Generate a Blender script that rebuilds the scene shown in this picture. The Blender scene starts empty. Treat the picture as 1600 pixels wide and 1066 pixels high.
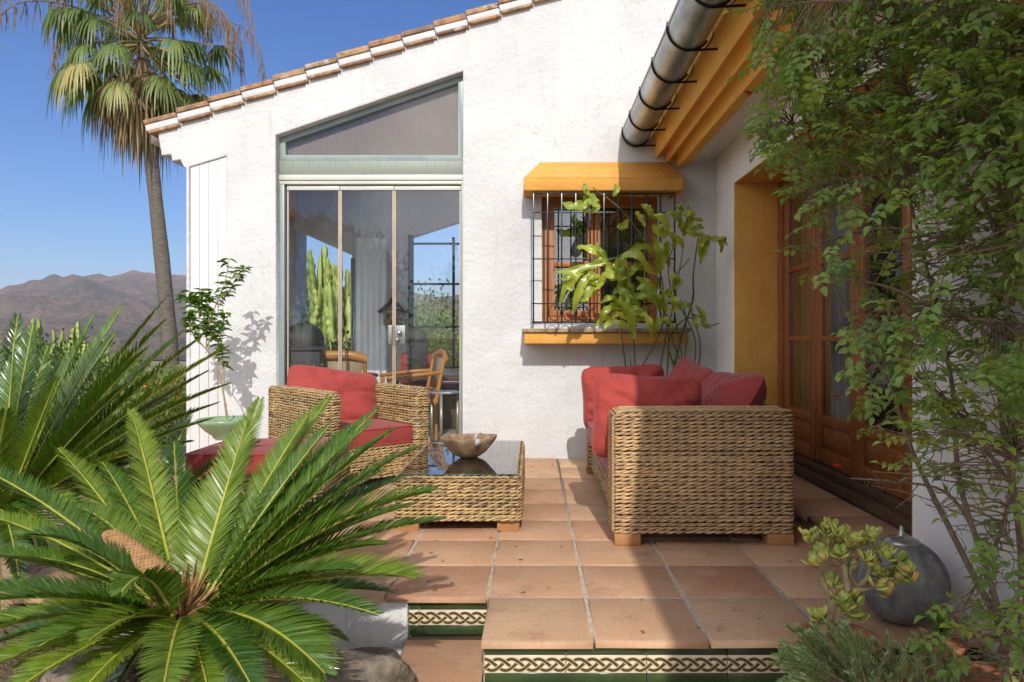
import bpy, math, random
import numpy as np
from math import pi, sin, cos, radians
random.seed(7); rng = np.random.default_rng(7)
C = bpy.context.scene.collection
SC = bpy.context.scene
# ---------------------------------------------------------------- camera
H = 1.04; F = 1091.0; VX = 832.0; VY = 527.0
cam_d = bpy.data.cameras.new('camera'); cam = bpy.data.objects.new('camera', cam_d); C.objects.link(cam)
cam.location = (0, 0, H); cam.rotation_euler = (pi/2, 0, 0)
cam_d.lens = 24.55; cam_d.sensor_width = 36; cam_d.shift_x = -0.02; cam_d.shift_y = -0.00375
cam_d.clip_start = 0.02; cam_d.clip_end = 60000
SC.camera = cam
# ---------------------------------------------------------------- light
SUN = np.array([-0.07, 1.0, -0.70]); SUN /= np.linalg.norm(SUN)      # direction the light travels
EL = math.asin(-SUN[2])
w = bpy.data.worlds.new('World'); SC.world = w; w.use_nodes = True
nt = w.node_tree; nt.nodes.clear()
sky = nt.nodes.new('ShaderNodeTexSky'); sky.sky_type = 'NISHITA'; sky.sun_disc = False
sky.sun_elevation = EL; sky.sun_rotation = math.atan2(-SUN[0], -SUN[1])
sky.altitude = 300; sky.air_density = 1.0; sky.dust_density = 0.15; sky.ozone_density = 2.6
bg = nt.nodes.new('ShaderNodeBackground'); bg.inputs[1].default_value = 0.105
wo = nt.nodes.new('ShaderNodeOutputWorld')
FILL_CLOUD = 19.0  # brightness of the added fill cloud
hs = nt.nodes.new('ShaderNodeHueSaturation'); hs.inputs['Saturation'].default_value = 1.4
wm = nt.nodes.new('ShaderNodeMix'); wm.data_type = 'RGBA'; wm.blend_type = 'MULTIPLY'; wm.inputs[0].default_value = 1; wm.inputs[7].default_value = (.40, .60, .82, 1)
nt.links.new(sky.outputs[0], hs.inputs['Color']); nt.links.new(hs.outputs[0], wm.inputs[6]); 
# bright cloud veil added out of view, sunward, to fill the shade
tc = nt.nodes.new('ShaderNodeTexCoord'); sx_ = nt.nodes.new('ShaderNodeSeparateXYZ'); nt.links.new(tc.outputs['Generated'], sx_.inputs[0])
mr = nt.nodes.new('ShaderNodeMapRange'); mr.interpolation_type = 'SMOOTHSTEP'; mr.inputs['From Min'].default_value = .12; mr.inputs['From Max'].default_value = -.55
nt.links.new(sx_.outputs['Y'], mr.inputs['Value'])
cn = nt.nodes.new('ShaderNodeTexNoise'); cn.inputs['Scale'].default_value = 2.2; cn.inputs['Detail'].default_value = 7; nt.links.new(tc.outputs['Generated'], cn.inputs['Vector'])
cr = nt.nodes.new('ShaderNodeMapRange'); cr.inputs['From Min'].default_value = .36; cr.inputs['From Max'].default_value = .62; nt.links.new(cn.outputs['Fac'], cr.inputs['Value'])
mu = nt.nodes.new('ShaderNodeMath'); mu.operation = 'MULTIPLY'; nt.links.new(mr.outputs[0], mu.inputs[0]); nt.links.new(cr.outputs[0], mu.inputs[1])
cm_ = nt.nodes.new('ShaderNodeMix'); cm_.data_type = 'RGBA'; nt.links.new(mu.outputs[0], cm_.inputs[0]); nt.links.new(wm.outputs[2], cm_.inputs[6]); cm_.inputs[7].default_value = (FILL_CLOUD*1.0, FILL_CLOUD*.97, FILL_CLOUD*.93, 1)
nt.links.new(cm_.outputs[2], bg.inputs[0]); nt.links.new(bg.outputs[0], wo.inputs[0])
sd = bpy.data.lights.new('sun', 'SUN'); sd.energy = 2.85; sd.angle = radians(0.53); sd.color = (1.0, 0.96, 0.895)
so = bpy.data.objects.new('sun', sd); C.objects.link(so)
from mathutils import Vector, Matrix
so.rotation_euler = Vector(SUN.tolist()).to_track_quat('-Z', 'Y').to_euler()
SC.view_settings.view_transform = 'Standard'; SC.view_settings.look = 'None'
SC.view_settings.exposure = 0.54; SC.view_settings.gamma = 1.0
SC.cycles.max_bounces = 12; SC.cycles.transparent_max_bounces = 24
SC.cycles.diffuse_bounces = 8; SC.cycles.use_denoising = True

# ---------------------------------------------------------------- helpers
def P(px, py, Y):                      # a point at depth Y metres
    return np.array([(px-VX)/F*Y, Y, H-(py-VY)/F*Y])
def nrm(v):
    v = np.asarray(v, float); return v/(np.linalg.norm(v)+1e-12)
def srgb(r, g, b):
    f = lambda c: ((c/255+0.055)/1.055)**2.4 if c > 10 else c/255/12.92
    return (f(r), f(g), f(b), 1)
def rnd(a, b): return random.uniform(a, b)

class MB:
    def __init__(s): s.V = []; s.G = []; s.n = 0
    def add(s, V, Fc, R=None):
        V = np.asarray(V, float).reshape(-1, 3)
        if isinstance(Fc, np.ndarray): groups = [(Fc, R)]
        else:
            by = {}
            for f in Fc: by.setdefault(len(f), []).append(f)
            groups = [(np.array(v), None if R is None or np.ndim(R) else R) for v in by.values()]
            if R is None:
                r = random.random(); groups = [(a, r) for a, _ in groups]
        for a, r in groups:
            if r is None: r = random.random()
            r = np.full(len(a), r) if np.ndim(r) == 0 else np.asarray(r)
            s.G.append((a+s.n, r))
        s.V.append(V); s.n += len(V)
    def box(s, x0, x1, y0, y1, z0, z1, R=None):
        V = [(x, y, z) for z in (z0, z1) for y in (y0, y1) for x in (x0, x1)]
        s.add(V, [(0,2,3,1),(4,5,7,6),(0,1,5,4),(2,6,7,3),(0,4,6,2),(1,3,7,5)], R)
    def obox(s, c, ax, ay, az, R=None):    # oriented box: centre and three half-vectors
        c, ax, ay, az = map(np.asarray, (c, ax, ay, az))
        V = [c+i*ax+j*ay+k*az for k in (-1,1) for j in (-1,1) for i in (-1,1)]
        s.add(V, [(0,2,3,1),(4,5,7,6),(0,1,5,4),(2,6,7,3),(0,4,6,2),(1,3,7,5)], R)
    def tube(s, pts, rad, sides=8, R=None, cap=True, flat=1.0, up=None):
        pts = np.asarray(pts, float); n = len(pts)
        rad = np.full(n, rad) if np.ndim(rad) == 0 else np.asarray(rad, float)
        T = np.gradient(pts, axis=0); T /= np.linalg.norm(T, axis=1)[:, None]+1e-12
        u = np.array([0,0,1.]) if up is None else nrm(up)
        if abs(T[0] @ u) > .95: u = np.array([1., 0, 0.1])
        N = np.zeros_like(T); N[0] = nrm(u-T[0]*(u@T[0]))
        for i in range(1, n):
            v = N[i-1]-T[i]*(N[i-1]@T[i]); N[i] = v/(np.linalg.norm(v)+1e-12)
        B = np.cross(T, N)
        a = np.arange(sides)/sides*2*pi
        V = pts[:, None]+rad[:, None, None]*(np.cos(a)[None,:,None]*N[:,None]*flat+np.sin(a)[None,:,None]*B[:,None])
        i = np.arange(n-1)[:, None]*sides; j = np.arange(sides)[None]; k = (j+1) % sides
        Q = np.stack([i+j, i+k, i+sides+k, i+sides+j], -1).reshape(-1, 4)
        if R is None: R = random.random()
        s.add(V.reshape(-1, 3), Q, R)
        if cap:
            s.add(V[0][::-1], np.arange(sides)[None], R if np.ndim(R) == 0 else R[0])
            s.add(V[-1], np.arange(sides)[None], R if np.ndim(R) == 0 else R[-1])
    def lathe(s, c, prof, sides=32, R=None, cap=True):
        c = np.asarray(c, float); pr = np.asarray(prof, float); n = len(pr)
        a = np.arange(sides)/sides*2*pi
        V = np.stack([pr[:, 0:1]*np.cos(a), pr[:, 0:1]*np.sin(a), np.repeat(pr[:, 1:2], sides, 1)], -1)+c
        i = np.arange(n-1)[:, None]*sides; j = np.arange(sides)[None]; k = (j+1) % sides
        Q = np.stack([i+j, i+k, i+sides+k, i+sides+j], -1).reshape(-1, 4)
        s.add(V.reshape(-1, 3), Q, random.random() if R is None else R)
        if cap:
            s.add(V[0][::-1], np.arange(sides)[None], .5); s.add(V[-1], np.arange(sides)[None], .5)
    def grid(s, V, R=None, closeu=False):   # V (n,m,3)
        V = np.asarray(V, float); n, m = V.shape[:2]
        mm = m if closeu else m-1
        i = np.arange(n-1)[:, None]*m; j = np.arange(mm)[None]; k = (j+1) % m
        Q = np.stack([i+j, i+k, i+m+k, i+m+j], -1).reshape(-1, 4)
        s.add(V.reshape(-1, 3), Q, random.random() if R is None else R)
    def inst(s, TV, TF, O, B, S=None, R=None):   # template placed N times; B (N,3,3) rows = local axes
        TV = np.asarray(TV, float); TF = np.asarray(TF); N = len(O)
        O = np.asarray(O); B = np.asarray(B)
        S = np.ones((N, 3)) if S is None else np.asarray(S)
        if S.ndim == 1: S = np.repeat(S[:, None], 3, 1)
        V = np.einsum('nvi,nij->nvj', TV[None]*S[:, None, :], B)+O[:, None]
        Q = (TF[None]+(np.arange(N)*len(TV))[:, None, None]).reshape(-1, TF.shape[1])
        R = rng.random(N) if R is None else np.asarray(R)
        s.add(V.reshape(-1, 3), Q, np.repeat(R, len(TF)))
    def build(s, name, mat, parent=None, smooth=False, bevel=0, segs=2, solid=0, xf=None):
        me = bpy.data.meshes.new(name)
        V = np.concatenate(s.V).astype(np.float32)
        if not np.isfinite(V).all(): print('NAN', name, (~np.isfinite(V)).sum()); V = np.nan_to_num(V)
        if xf is not None: V = (V @ xf[0].T + xf[1]).astype(np.float32)
        me.vertices.add(len(V)); me.vertices.foreach_set('co', V.ravel())
        tot = np.concatenate([np.full(len(a), a.shape[1]) for a, _ in s.G]).astype(np.int32)
        loops = np.concatenate([a.ravel() for a, _ in s.G]).astype(np.int32)
        R = np.concatenate([r for _, r in s.G]).astype(np.float32)
        st = np.concatenate([[0], np.cumsum(tot)[:-1]]).astype(np.int32)
        me.loops.add(len(loops)); me.loops.foreach_set('vertex_index', loops)
        me.polygons.add(len(tot)); me.polygons.foreach_set('loop_start', st); me.polygons.foreach_set('loop_total', tot)
        me.update(calc_edges=True); me.validate()
        at = me.attributes.new('rnd', 'FLOAT', 'FACE')
        if len(R) == len(me.polygons): at.data.foreach_set('value', R)
        if smooth: me.polygons.foreach_set('use_smooth', np.ones(len(me.polygons), bool))
        me.materials.append(mat)
        o = bpy.data.objects.new(name, me); C.objects.link(o)
        if parent is not None: o.parent = parent
        if bevel:
            m = o.modifiers.new('b', 'BEVEL'); m.width = bevel; m.segments = segs; m.limit_method = 'ANGLE'; m.angle_limit = radians(40)
        if solid:
            m = o.modifiers.new('s', 'SOLIDIFY'); m.thickness = solid; m.offset = 0
        return o

def tag(o, label=None, cat=None, group=None, kind=None):
    if label: o['label'] = label
    if cat: o['category'] = cat
    if group: o['group'] = group
    if kind: o['kind'] = kind
    return o
def empty(name, label=None, cat=None, group=None, loc=(0,0,0), kind=None):
    o = bpy.data.objects.new(name, None); C.objects.link(o); o.empty_display_size = .1; o.location = loc
    return tag(o, label, cat, group, kind)
def frames(D, U):                       # local x along D, z near U
    D = np.asarray(D, float); D = D/(np.linalg.norm(D, axis=1)[:, None]+1e-12)
    Yv = np.cross(U, D); Yv /= np.linalg.norm(Yv, axis=1)[:, None]+1e-12
    return np.stack([D, Yv, np.cross(D, Yv)], 1)
def bez(a, b, c, n):
    t = np.linspace(0, 1, n)[:, None]; a, b, c = map(np.asarray, (a, b, c))
    return (1-t)**2*a+2*t*(1-t)*b+t*t*c
def spline(pts, n):                     # Catmull-Rom
    p = np.asarray(pts, float); p = np.vstack([2*p[0]-p[1], p, 2*p[-1]-p[-2]]); out = []
    for i in range(1, len(p)-2):
        t = np.linspace(0, 1, n, endpoint=(i == len(p)-3))[:, None]
        a, b, c, d = p[i-1], p[i], p[i+1], p[i+2]
        out.append(.5*((2*b)+(-a+c)*t+(2*a-5*b+4*c-d)*t**2+(-a+3*b-3*c+d)*t**3))
    return np.vstack(out)
def wall_poly(name, outer, holes, thick, mat, parent, ymid=None, plane='XZ', at=0, rnd_=0.012):
    cu = bpy.data.curves.new(name, 'CURVE'); cu.dimensions = '2D'; cu.fill_mode = 'BOTH'
    cu.extrude = thick/2-rnd_; cu.bevel_depth = rnd_; cu.bevel_resolution = 2; cu.offset = -rnd_
    for loop in [outer]+holes:
        sp = cu.splines.new('POLY'); sp.points.add(len(loop)-1); sp.use_cyclic_u = True
        for p, (x, y) in zip(sp.points, loop): p.co = (x, y, 0, 1)
    t = bpy.data.objects.new('t', cu); C.objects.link(t)
    me = bpy.data.meshes.new_from_object(t.evaluated_get(bpy.context.evaluated_depsgraph_get()))
    bpy.data.objects.remove(t); bpy.data.curves.remove(cu)
    for v in me.vertices:
        x, y, z = v.co
        v.co = (x, at-z, y) if plane == 'XZ' else (at+z, x, y)
    if plane == 'XZ' : pass
    me.name = name; me.materials.clear(); me.materials.append(mat)
    o = bpy.data.objects.new(name, me); C.objects.link(o); o.parent = parent
    return o

# ---------------------------------------------------------------- materials
class N:
    def __init__(s, name):
        s.m = bpy.data.materials.new(name); s.m.use_nodes = True; s.t = s.m.node_tree
        s.b = s.t.nodes['Principled BSDF']; s.o = s.t.nodes['Material Output']; s._c = None
    def nd(s, ty, **k):
        n = s.t.nodes.new(ty)
        for a, v in k.items():
            if a.startswith('i_'): n.inputs[a[2:].replace('_', ' ')].default_value = v
            else: setattr(n, a, v)
        return n
    def L(s, a, b): s.t.links.new(a, b)
    def co(s, kind='Object'):
        if s._c is None: s._c = s.nd('ShaderNodeTexCoord')
        return s._c.outputs[kind]
    def geo(s): return s.nd('ShaderNodeNewGeometry').outputs['Position']
    def noise(s, scale, det=4, rough=.55, vec=None, stretch=None):
        n = s.nd('ShaderNodeTexNoise'); n.inputs['Scale'].default_value = scale
        n.inputs['Detail'].default_value = det; n.inputs['Roughness'].default_value = rough
        v = s.co() if vec is None else vec
        if stretch:
            mp = s.nd('ShaderNodeMapping'); mp.inputs['Scale'].default_value = stretch; s.L(v, mp.inputs[0]); v = mp.outputs[0]
        s.L(v, n.inputs['Vector']); return n.outputs['Fac']
    def ramp(s, fac, stops, interp='LINEAR'):
        r = s.nd('ShaderNodeValToRGB'); r.color_ramp.interpolation = interp
        e = r.color_ramp.elements
        while len(e) < len(stops): e.new(.5)
        for q, (p, c) in zip(e, stops):
            q.position = p; q.color = c if not np.isscalar(c) else (c, c, c, 1)
        s.L(fac, r.inputs[0]); return r.outputs[0]
    def mix(s, f, a, b, mode='MIX'):
        n = s.nd('ShaderNodeMix', data_type='RGBA', blend_type=mode)
        for sock, v in ((n.inputs[0], f), (n.inputs[6], a), (n.inputs[7], b)):
            if hasattr(v, 'is_output'): s.L(v, sock)
            else: sock.default_value = v
        return n.outputs[2]
    def math(s, op, a, b=0.0):
        n = s.nd('ShaderNodeMath', operation=op)
        for sock, v in ((n.inputs[0], a), (n.inputs[1], b)):
            if hasattr(v, 'is_output'): s.L(v, sock)
            else: sock.default_value = v
        return n.outputs[0]
    def attr(s, name='rnd'): return s.nd('ShaderNodeAttribute', attribute_name=name).outputs['Fac']
    def bump(s, h, st=.5, dist=.01, prev=None):
        n = s.nd('ShaderNodeBump'); n.inputs['Strength'].default_value = st; n.inputs['Distance'].default_value = dist
        s.L(h, n.inputs['Height'])
        if prev is not None: s.L(prev, n.inputs['Normal'])
        s.L(n.outputs[0], s.b.inputs['Normal']); return n.outputs[0]
    def col(s, c):
        if hasattr(c, 'is_output'): s.L(c, s.b.inputs['Base Color'])
        else: s.b.inputs['Base Color'].default_value = c
    def set(s, rough=.6, metal=0, spec=.5):
        s.b.inputs['Roughness'].default_value = rough; s.b.inputs['Metallic'].default_value = metal
        s.b.inputs['Specular IOR Level'].default_value = spec; return s

def plaster(name, base, var, bs=.45, cracks=True):
    m = N(name).set(.92, 0, .15); g = m.geo()
    c = m.mix(m.ramp(m.noise(1.3, 5, .6, g), [(.4, 0.), (.72, 1.)]), base, var)
    streak = m.ramp(m.noise(3, 6, .65, g, (6, 6, .5)), [(.56, 0.), (.8, 1.)])
    c = m.mix(m.math('MULTIPLY', streak, .42), c, (base[0]*.62, base[1]*.6, base[2]*.56, 1))
    if cracks:
        v = m.nd('ShaderNodeTexVoronoi', feature='DISTANCE_TO_EDGE'); v.inputs['Scale'].default_value = .85
        wv = m.nd('ShaderNodeVectorMath', operation='ADD'); nn = m.nd('ShaderNodeTexNoise'); nn.inputs['Scale'].default_value = 3; nn.inputs['Detail'].default_value = 6
        m.L(g, nn.inputs['Vector']); m.L(g, wv.inputs[0]); m.L(nn.outputs['Color'], wv.inputs[1]); m.L(wv.outputs[0], v.inputs['Vector'])
        ck = m.ramp(v.outputs['Distance'], [(0.0, 1.), (.0035, 0.)])
        msk = m.ramp(m.noise(.7, 2, .5, g), [(.50, 0.), (.56, 1.)])
        ckm = m.math('MULTIPLY', ck, msk)
        c = m.mix(m.math('MULTIPLY', ckm, .55), c, (.3, .28, .26, 1))
    if base[2] < .2:
        c = m.mix(m.ramp(m.noise(4, 7, .7, g), [(.5, 0.), (.75, .45)]), c, (base[0]*1.1, base[1]*1.3, base[2]*2.4, 1))
        c = m.mix(m.ramp(m.noise(38, 3, .6, g), [(.70, 0.), (.72, .8)]), c, (.62, .52, .40, 1))
    m.col(c)
    b = m.bump(m.noise(2.6, 3, .5, g), 1., .032)
    b = m.bump(m.noise(26, 5, .62, g), bs*1.6, .013, b)
    m.bump(m.noise(140, 3, .6, g), bs*.9, .0022, b)
    return m.m
M = {}
M['white'] = plaster('white_plaster', (.60, .598, .595, 1), (.525, .522, .52, 1))
M['cream'] = plaster('shade_lift_plaster', (.84, .81, .76, 1), (.79, .755, .69, 1), .3, False)  # set paler than the sunlit white plaster to lift the wing's shade
M['ochre'] = plaster('ochre_plaster', (.66, .335, .075, 1), (.58, .275, .06, 1), .3, False)
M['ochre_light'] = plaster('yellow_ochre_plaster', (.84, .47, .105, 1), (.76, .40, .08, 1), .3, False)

def simple(name, c, rough=.6, metal=0, spec=.5, ns=0, amt=.3, bump=0, bscale=60, bd=.003, c2=None, stretch=None):
    m = N(name).set(rough, metal, spec)
    if ns:
        c2 = c2 or (c[0]*(1-amt), c[1]*(1-amt), c[2]*(1-amt), 1)
        m.col(m.mix(m.ramp(m.noise(ns, 5, .6, None, stretch), [(.35, 0.), (.68, 1.)]), c, c2))
    else: m.col(c)
    if bump: m.bump(m.noise(bscale, 4, .6, None, stretch), bump, bd)
    return m.m
def terracotta():
    m = N('terracotta_tile').set(.72, 0, .35); g = m.geo(); r = m.attr()
    c = m.ramp(r, [(0., (.58,.355,.205,1)), (.25, (.52,.295,.17,1)), (.5, (.62,.415,.25,1)), (.72, (.49,.25,.14,1)), (.88, (.57,.345,.20,1)), (1., (.44,.20,.11,1))])
    off = m.nd('ShaderNodeVectorMath', operation='SCALE'); cb = m.nd('ShaderNodeCombineXYZ')
    m.L(r, cb.inputs[0]); m.L(r, cb.inputs[2]); m.L(cb.outputs[0], off.inputs[0]); off.inputs['Scale'].default_value = 37
    ad = m.nd('ShaderNodeVectorMath', operation='ADD'); m.L(g, ad.inputs[0]); m.L(off.outputs[0], ad.inputs[1]); v = ad.outputs[0]
    c = m.mix(m.ramp(m.noise(3.5, 5, .6, v), [(.35, 0.), (.7, 1.)]), c, m.mix(.55, c, (.33, .15, .075, 1)))
    c = m.mix(m.ramp(m.noise(7, 6, .65, v), [(.45, 0.), (.68, .55)]), c, (.58, .42, .27, 1))
    c = m.mix(m.ramp(m.noise(4, 8, .70, v, (1, 1.3, 1)), [(.56, 0.), (.76, .75)]), c, (.13, .095, .07, 1))
    c = m.mix(m.ramp(m.noise(60, 4, .7, g), [(.35, .35), (.6, 0.)]), c, (.36, .2, .12, 1))
    m.col(c)
    b = m.bump(m.noise(5, 3, .5, v), .5, .012)
    b = m.bump(m.noise(45, 5, .65, g), .45, .003, b)
    m.L(m.ramp(m.noise(9, 4, .6, v), [(.3, .5), (.7, .85)]), m.b.inputs['Roughness'])
    return m.m
M['tile'] = terracotta()
def rooftile():
    m = N('weathered_roof_tile').set(.95, 0, .1); g = m.geo(); r = m.attr()
    c = m.ramp(r, [(0., (.40,.20,.095,1)), (.3, (.50,.31,.16,1)), (.55, (.30,.15,.085,1)), (.8, (.52,.35,.19,1)), (1., (.38,.22,.12,1))])
    c = m.mix(m.ramp(m.noise(14, 7, .75, g), [(.45, 0.), (.6, .8)]), c, (.16,.11,.08,1))
    c = m.mix(m.ramp(m.noise(9, 6, .7, g), [(.56, 0.), (.66, .75)]), c, (.52,.46,.38,1)); m.col(c)
    m.bump(m.noise(40, 6, .7, g), 1., .012); return m.m
M['rooftile'] = rooftile()
M['grout'] = simple('grout', (.43,.36,.29,1), .95, 0, .1, 25, .35, .6, 90, .004)
M['green_glaze'] = simple('green_glazed_tile', (.020,.042,.018,1), .16, 0, .6, 8, .3, .25, 18, .002, (.040,.070,.022,1))
M['cream_glaze'] = simple('cream_glazed_tile', (.66,.56,.45,1), .2, 0, .55, 12, .12, .15, 30, .001)
M['olive_glaze'] = simple('olive_glaze', (.075,.062,.014,1), .2, 0, .55, 30, .3)
M['pale_glaze'] = simple('pale_glaze_halo', (.62,.48,.33,1), .25)
M['grey_frame'] = simple('grey_green_aluminium', (.20,.27,.28,1), .42, .1, .5, 6, .25, 0, c2=(.30,.34,.31,1), stretch=(1,1,.3))
M['sage'] = simple('sage_painted_beam', (.20,.23,.19,1), .5, 0, .4, 14, .2, c2=(.27,.29,.25,1), stretch=(8,1,.6))
M['pale_rail'] = simple('pale_sage_rail', (.55,.56,.49,1), .4, .1, .5, 3, .1)
M['tan_seal'] = simple('tan_door_edge', (.47,.38,.29,1), .5, 0, .4, 5, .2)
M['pvc'] = simple('white_panel', (.62,.62,.62,1), .4, 0, .4, 2, .04)
M['black'] = simple('black_iron', (.012,.012,.014,1), .35, .4, .5, 12, .3)
M['iron'] = simple('painted_iron_bar', (.016,.028,.033,1), .22, .3, .7, 20, .3)
def wood(name, a, b, sc=3, rough=.4, st=(1, 1, .08)):
    m = N(name).set(rough, 0, .45); g = m.co()
    n = m.noise(sc*6, 6, .65, g, st); c = m.mix(m.ramp(n, [(.3, 0.), (.7, 1.)]), a, b)
    r = m.attr(); c = m.mix(m.math('MULTIPLY', r, .25), c, (a[0]*.55, a[1]*.5, a[2]*.5, 1))
    m.col(c); m.bump(n, .25, .002); return m.m
M['door_wood'] = wood('varnished_door_wood', (.34,.12,.035,1), (.20,.062,.02,1), 3, .3)
M['win_wood'] = wood('window_wood', (.42,.155,.045,1), (.31,.105,.032,1), 3, .42)
M['foot_wood'] = wood('pale_foot_wood', (.42,.20,.075,1), (.32,.14,.05,1), 5, .5, (.2,1,1))
M['chair_wood'] = wood('honey_wood', (.60,.27,.055,1), (.50,.2,.035,1), 3, .35)
M['dark_wood'] = simple('dark_threshold_wood', (.12,.07,.042,1), .5, 0, .4, 10, .4, .3)
def bowlwood():
    m = N('carved_bowl_wood').set(.45, 0, .5); g = m.co()
    c = m.mix(m.ramp(m.noise(14, 6, .65, g), [(.35, 0.), (.65, 1.)]), (.36,.23,.135,1), (.13,.07,.035,1))
    c = m.mix(m.ramp(m.noise(30, 4, .6, g), [(.55, 0.), (.7, .7)]), c, (.36,.28,.2,1)); m.col(c)
    m.bump(m.noise(40, 5, .6, g), .5, .004); return m.m
M['bowl'] = bowlwood()
def arch_glass(name, tint=(1,1,1,1), refl=1.0, base=.0, rough=0.0, dirt=0.03):
    m = N(name); t = m.t; t.nodes.remove(m.b)
    tr = m.nd('ShaderNodeBsdfTransparent'); tr.inputs[0].default_value = tint
    gl = m.nd('ShaderNodeBsdfGlossy'); gl.inputs['Roughness'].default_value = rough
    fr = m.nd('ShaderNodeFresnel'); fr.inputs[0].default_value = 1.5
    f = m.math('MULTIPLY_ADD', fr.outputs[0], refl); f.node.inputs[2].default_value = base
    mx = m.nd('ShaderNodeMixShader'); m.L(f, mx.inputs[0]); m.L(tr.outputs[0], mx.inputs[1]); m.L(gl.outputs[0], mx.inputs[2])
    df = m.nd('ShaderNodeBsdfDiffuse'); df.inputs[0].default_value = (.7, .68, .64, 1)
    m2 = m.nd('ShaderNodeMixShader'); dn = m.noise(3, 6, .6, m.geo(), (9, 1, .8))
    m.L(m.math('MULTIPLY', m.ramp(dn, [(.4, .3), (.8, 1.)]), dirt), m2.inputs[0])
    m.L(mx.outputs[0], m2.inputs[1]); m.L(df.outputs[0], m2.inputs[2]); m.L(m2.outputs[0], m.o.inputs[0]); return m.m
M['glass'] = arch_glass('door_glass', (.94,.96,.96,1), 1.4, .03, 0, .035)
M['win_glass'] = arch_glass('window_glass', (.6,.62,.6,1), 2.0, .12, .002, .03)
M['table_glass'] = arch_glass('table_glass', (.95,.98,.97,1), 1.5, .02, 0, .01)
def fabric(name, c, c2):
    m = N(name).set(.85, 0, .2); g = m.co()
    m.b.inputs['Sheen Weight'].default_value = .25; m.b.inputs['Sheen Roughness'].default_value = .4
    col = m.mix(m.ramp(m.noise(5, 4, .6, g), [(.35, 0.), (.7, 1.)]), c, c2); m.col(col)
    b = m.bump(m.noise(9, 3, .5, g), .35, .012); wv = m.noise(900, 2, .5, g); m.bump(wv, .25, .0006, b); return m.m
M['red'] = fabric('faded_red_canvas', (.33,.052,.045,1), (.26,.040,.036,1))
M['red2'] = fabric('brighter_red_canvas', (.37,.058,.045,1), (.30,.044,.036,1))
def wick(name, tones):
    m = N(name).set(.55, 0, .45); g = m.co()
    c = m.ramp(m.attr(), tones); f = m.ramp(m.noise(220, 3, .6, g), [(.3, .55), (.7, 1.)])
    big = m.ramp(m.noise(5, 3, .6, g), [(.3, .72), (.7, 1.05)])
    c = m.mix(1.0, c, f, 'MULTIPLY'); c = m.mix(1.0, c, big, 'MULTIPLY'); m.col(c)
    m.bump(m.noise(300, 3, .6, g), .5, .0015); return m.m
M['wicker'] = wick('woven_cane', [(0., (.10,.06,.045,1)), (.22, (.24,.145,.09,1)), (.5, (.58,.38,.16,1)), (.8, (.74,.53,.24,1)), (1., (.40,.29,.17,1))])
M['wicker_sofa'] = wick('woven_sofa_cane', [(0., (.22,.135,.085,1)), (.2, (.46,.28,.145,1)), (.5, (.64,.395,.19,1)), (.8, (.72,.48,.24,1)), (1., (.50,.34,.20,1))])
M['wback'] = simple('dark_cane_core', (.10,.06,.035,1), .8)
def leafmat(name, a, b, trans=.3, rough=.4, spec=.5, yellow=None, c3=None, ns=40):
    m = N(name).set(rough, 0, spec); r = m.attr()
    st = [(0., a), (1., b)] if c3 is None else [(0., a), (.9, b), (.97, c3), (1., c3)]
    c = m.ramp(r, st); c = m.mix(m.ramp(m.noise(ns, 3, .6, m.geo()), [(.3, 0.), (.75, .45)]), c, (a[0]*.6, a[1]*.6, a[2]*.6, 1))
    m.col(c)
    tl = m.nd('ShaderNodeBsdfTranslucent')
    cc = m.mix(1.0, c, (2.0, 1.9, .6, 1), 'MULTIPLY'); m.L(cc, tl.inputs[0])
    mx = m.nd('ShaderNodeMixShader'); mx.inputs[0].default_value = trans
    m.L(m.b.outputs[0], mx.inputs[1]); m.L(tl.outputs[0], mx.inputs[2]); m.L(mx.outputs[0], m.o.inputs[0]); return m.m
M['cycad'] = leafmat('cycad_leaflet', (.024,.075,.009,1), (.125,.215,.02,1), .25, .27, .8)
M['cycad_new'] = leafmat('cycad_leaflet_light', (.09,.16,.015,1), (.23,.31,.03,1), .25, .35, .6)
M['rachis'] = simple('yellow_frond_stalk', (.36,.36,.045,1), .45, 0, .4, 12, .3)
M['caudex'] = simple('brown_cycad_trunk', (.19,.11,.06,1), .95, 0, .1, 30, .6, 1, 60, .02)
M['cone'] = simple('tan_cycad_cone', (.40,.23,.10,1), .9, 0, .15, 60, .4, .6, 200, .004)
M['palm'] = leafmat('fan_palm_leaf', (.09,.15,.05,1), (.22,.28,.08,1), .3, .42, .5, c3=(.45,.38,.14,1))
M['palm_dead'] = leafmat('dead_palm_leaf', (.34,.25,.15,1), (.22,.15,.09,1), .15, .8, .1)
M['stalk'] = simple('palm_stalk', (.38,.30,.12,1), .6, 0, .3, 10, .3)
def trunkm():
    m = N('palm_trunk').set(.95, 0, .1); g = m.co()
    n = m.noise(5, 6, .7, g, (1.5, 1.5, 9)); c = m.mix(m.ramp(n, [(.3, 0.), (.7, 1.)]), (.22,.19,.16,1), (.085,.07,.058,1)); m.col(c)
    wv = m.nd('ShaderNodeTexWave', wave_type='BANDS', bands_direction='Z'); wv.inputs['Scale'].default_value = 13; wv.inputs['Distortion'].default_value = 6; wv.inputs['Detail'].default_value = 4; m.L(g, wv.inputs[0])
    b = m.bump(wv.outputs['Fac'], .45, .02); m.bump(n, .7, .02, b); return m.m
M['trunk'] = trunkm()
M['bark'] = simple('brown_twig', (.26,.18,.12,1), .85, 0, .2, 60, .5, .4, 90, .002)
M['bark_pale'] = simple('pale_stem', (.40,.30,.17,1), .75, 0, .2, 40, .4, .5, 80, .003)
M['green_stem'] = simple('green_stem', (.12,.15,.05,1), .6, 0, .3, 30, .4)
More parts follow.
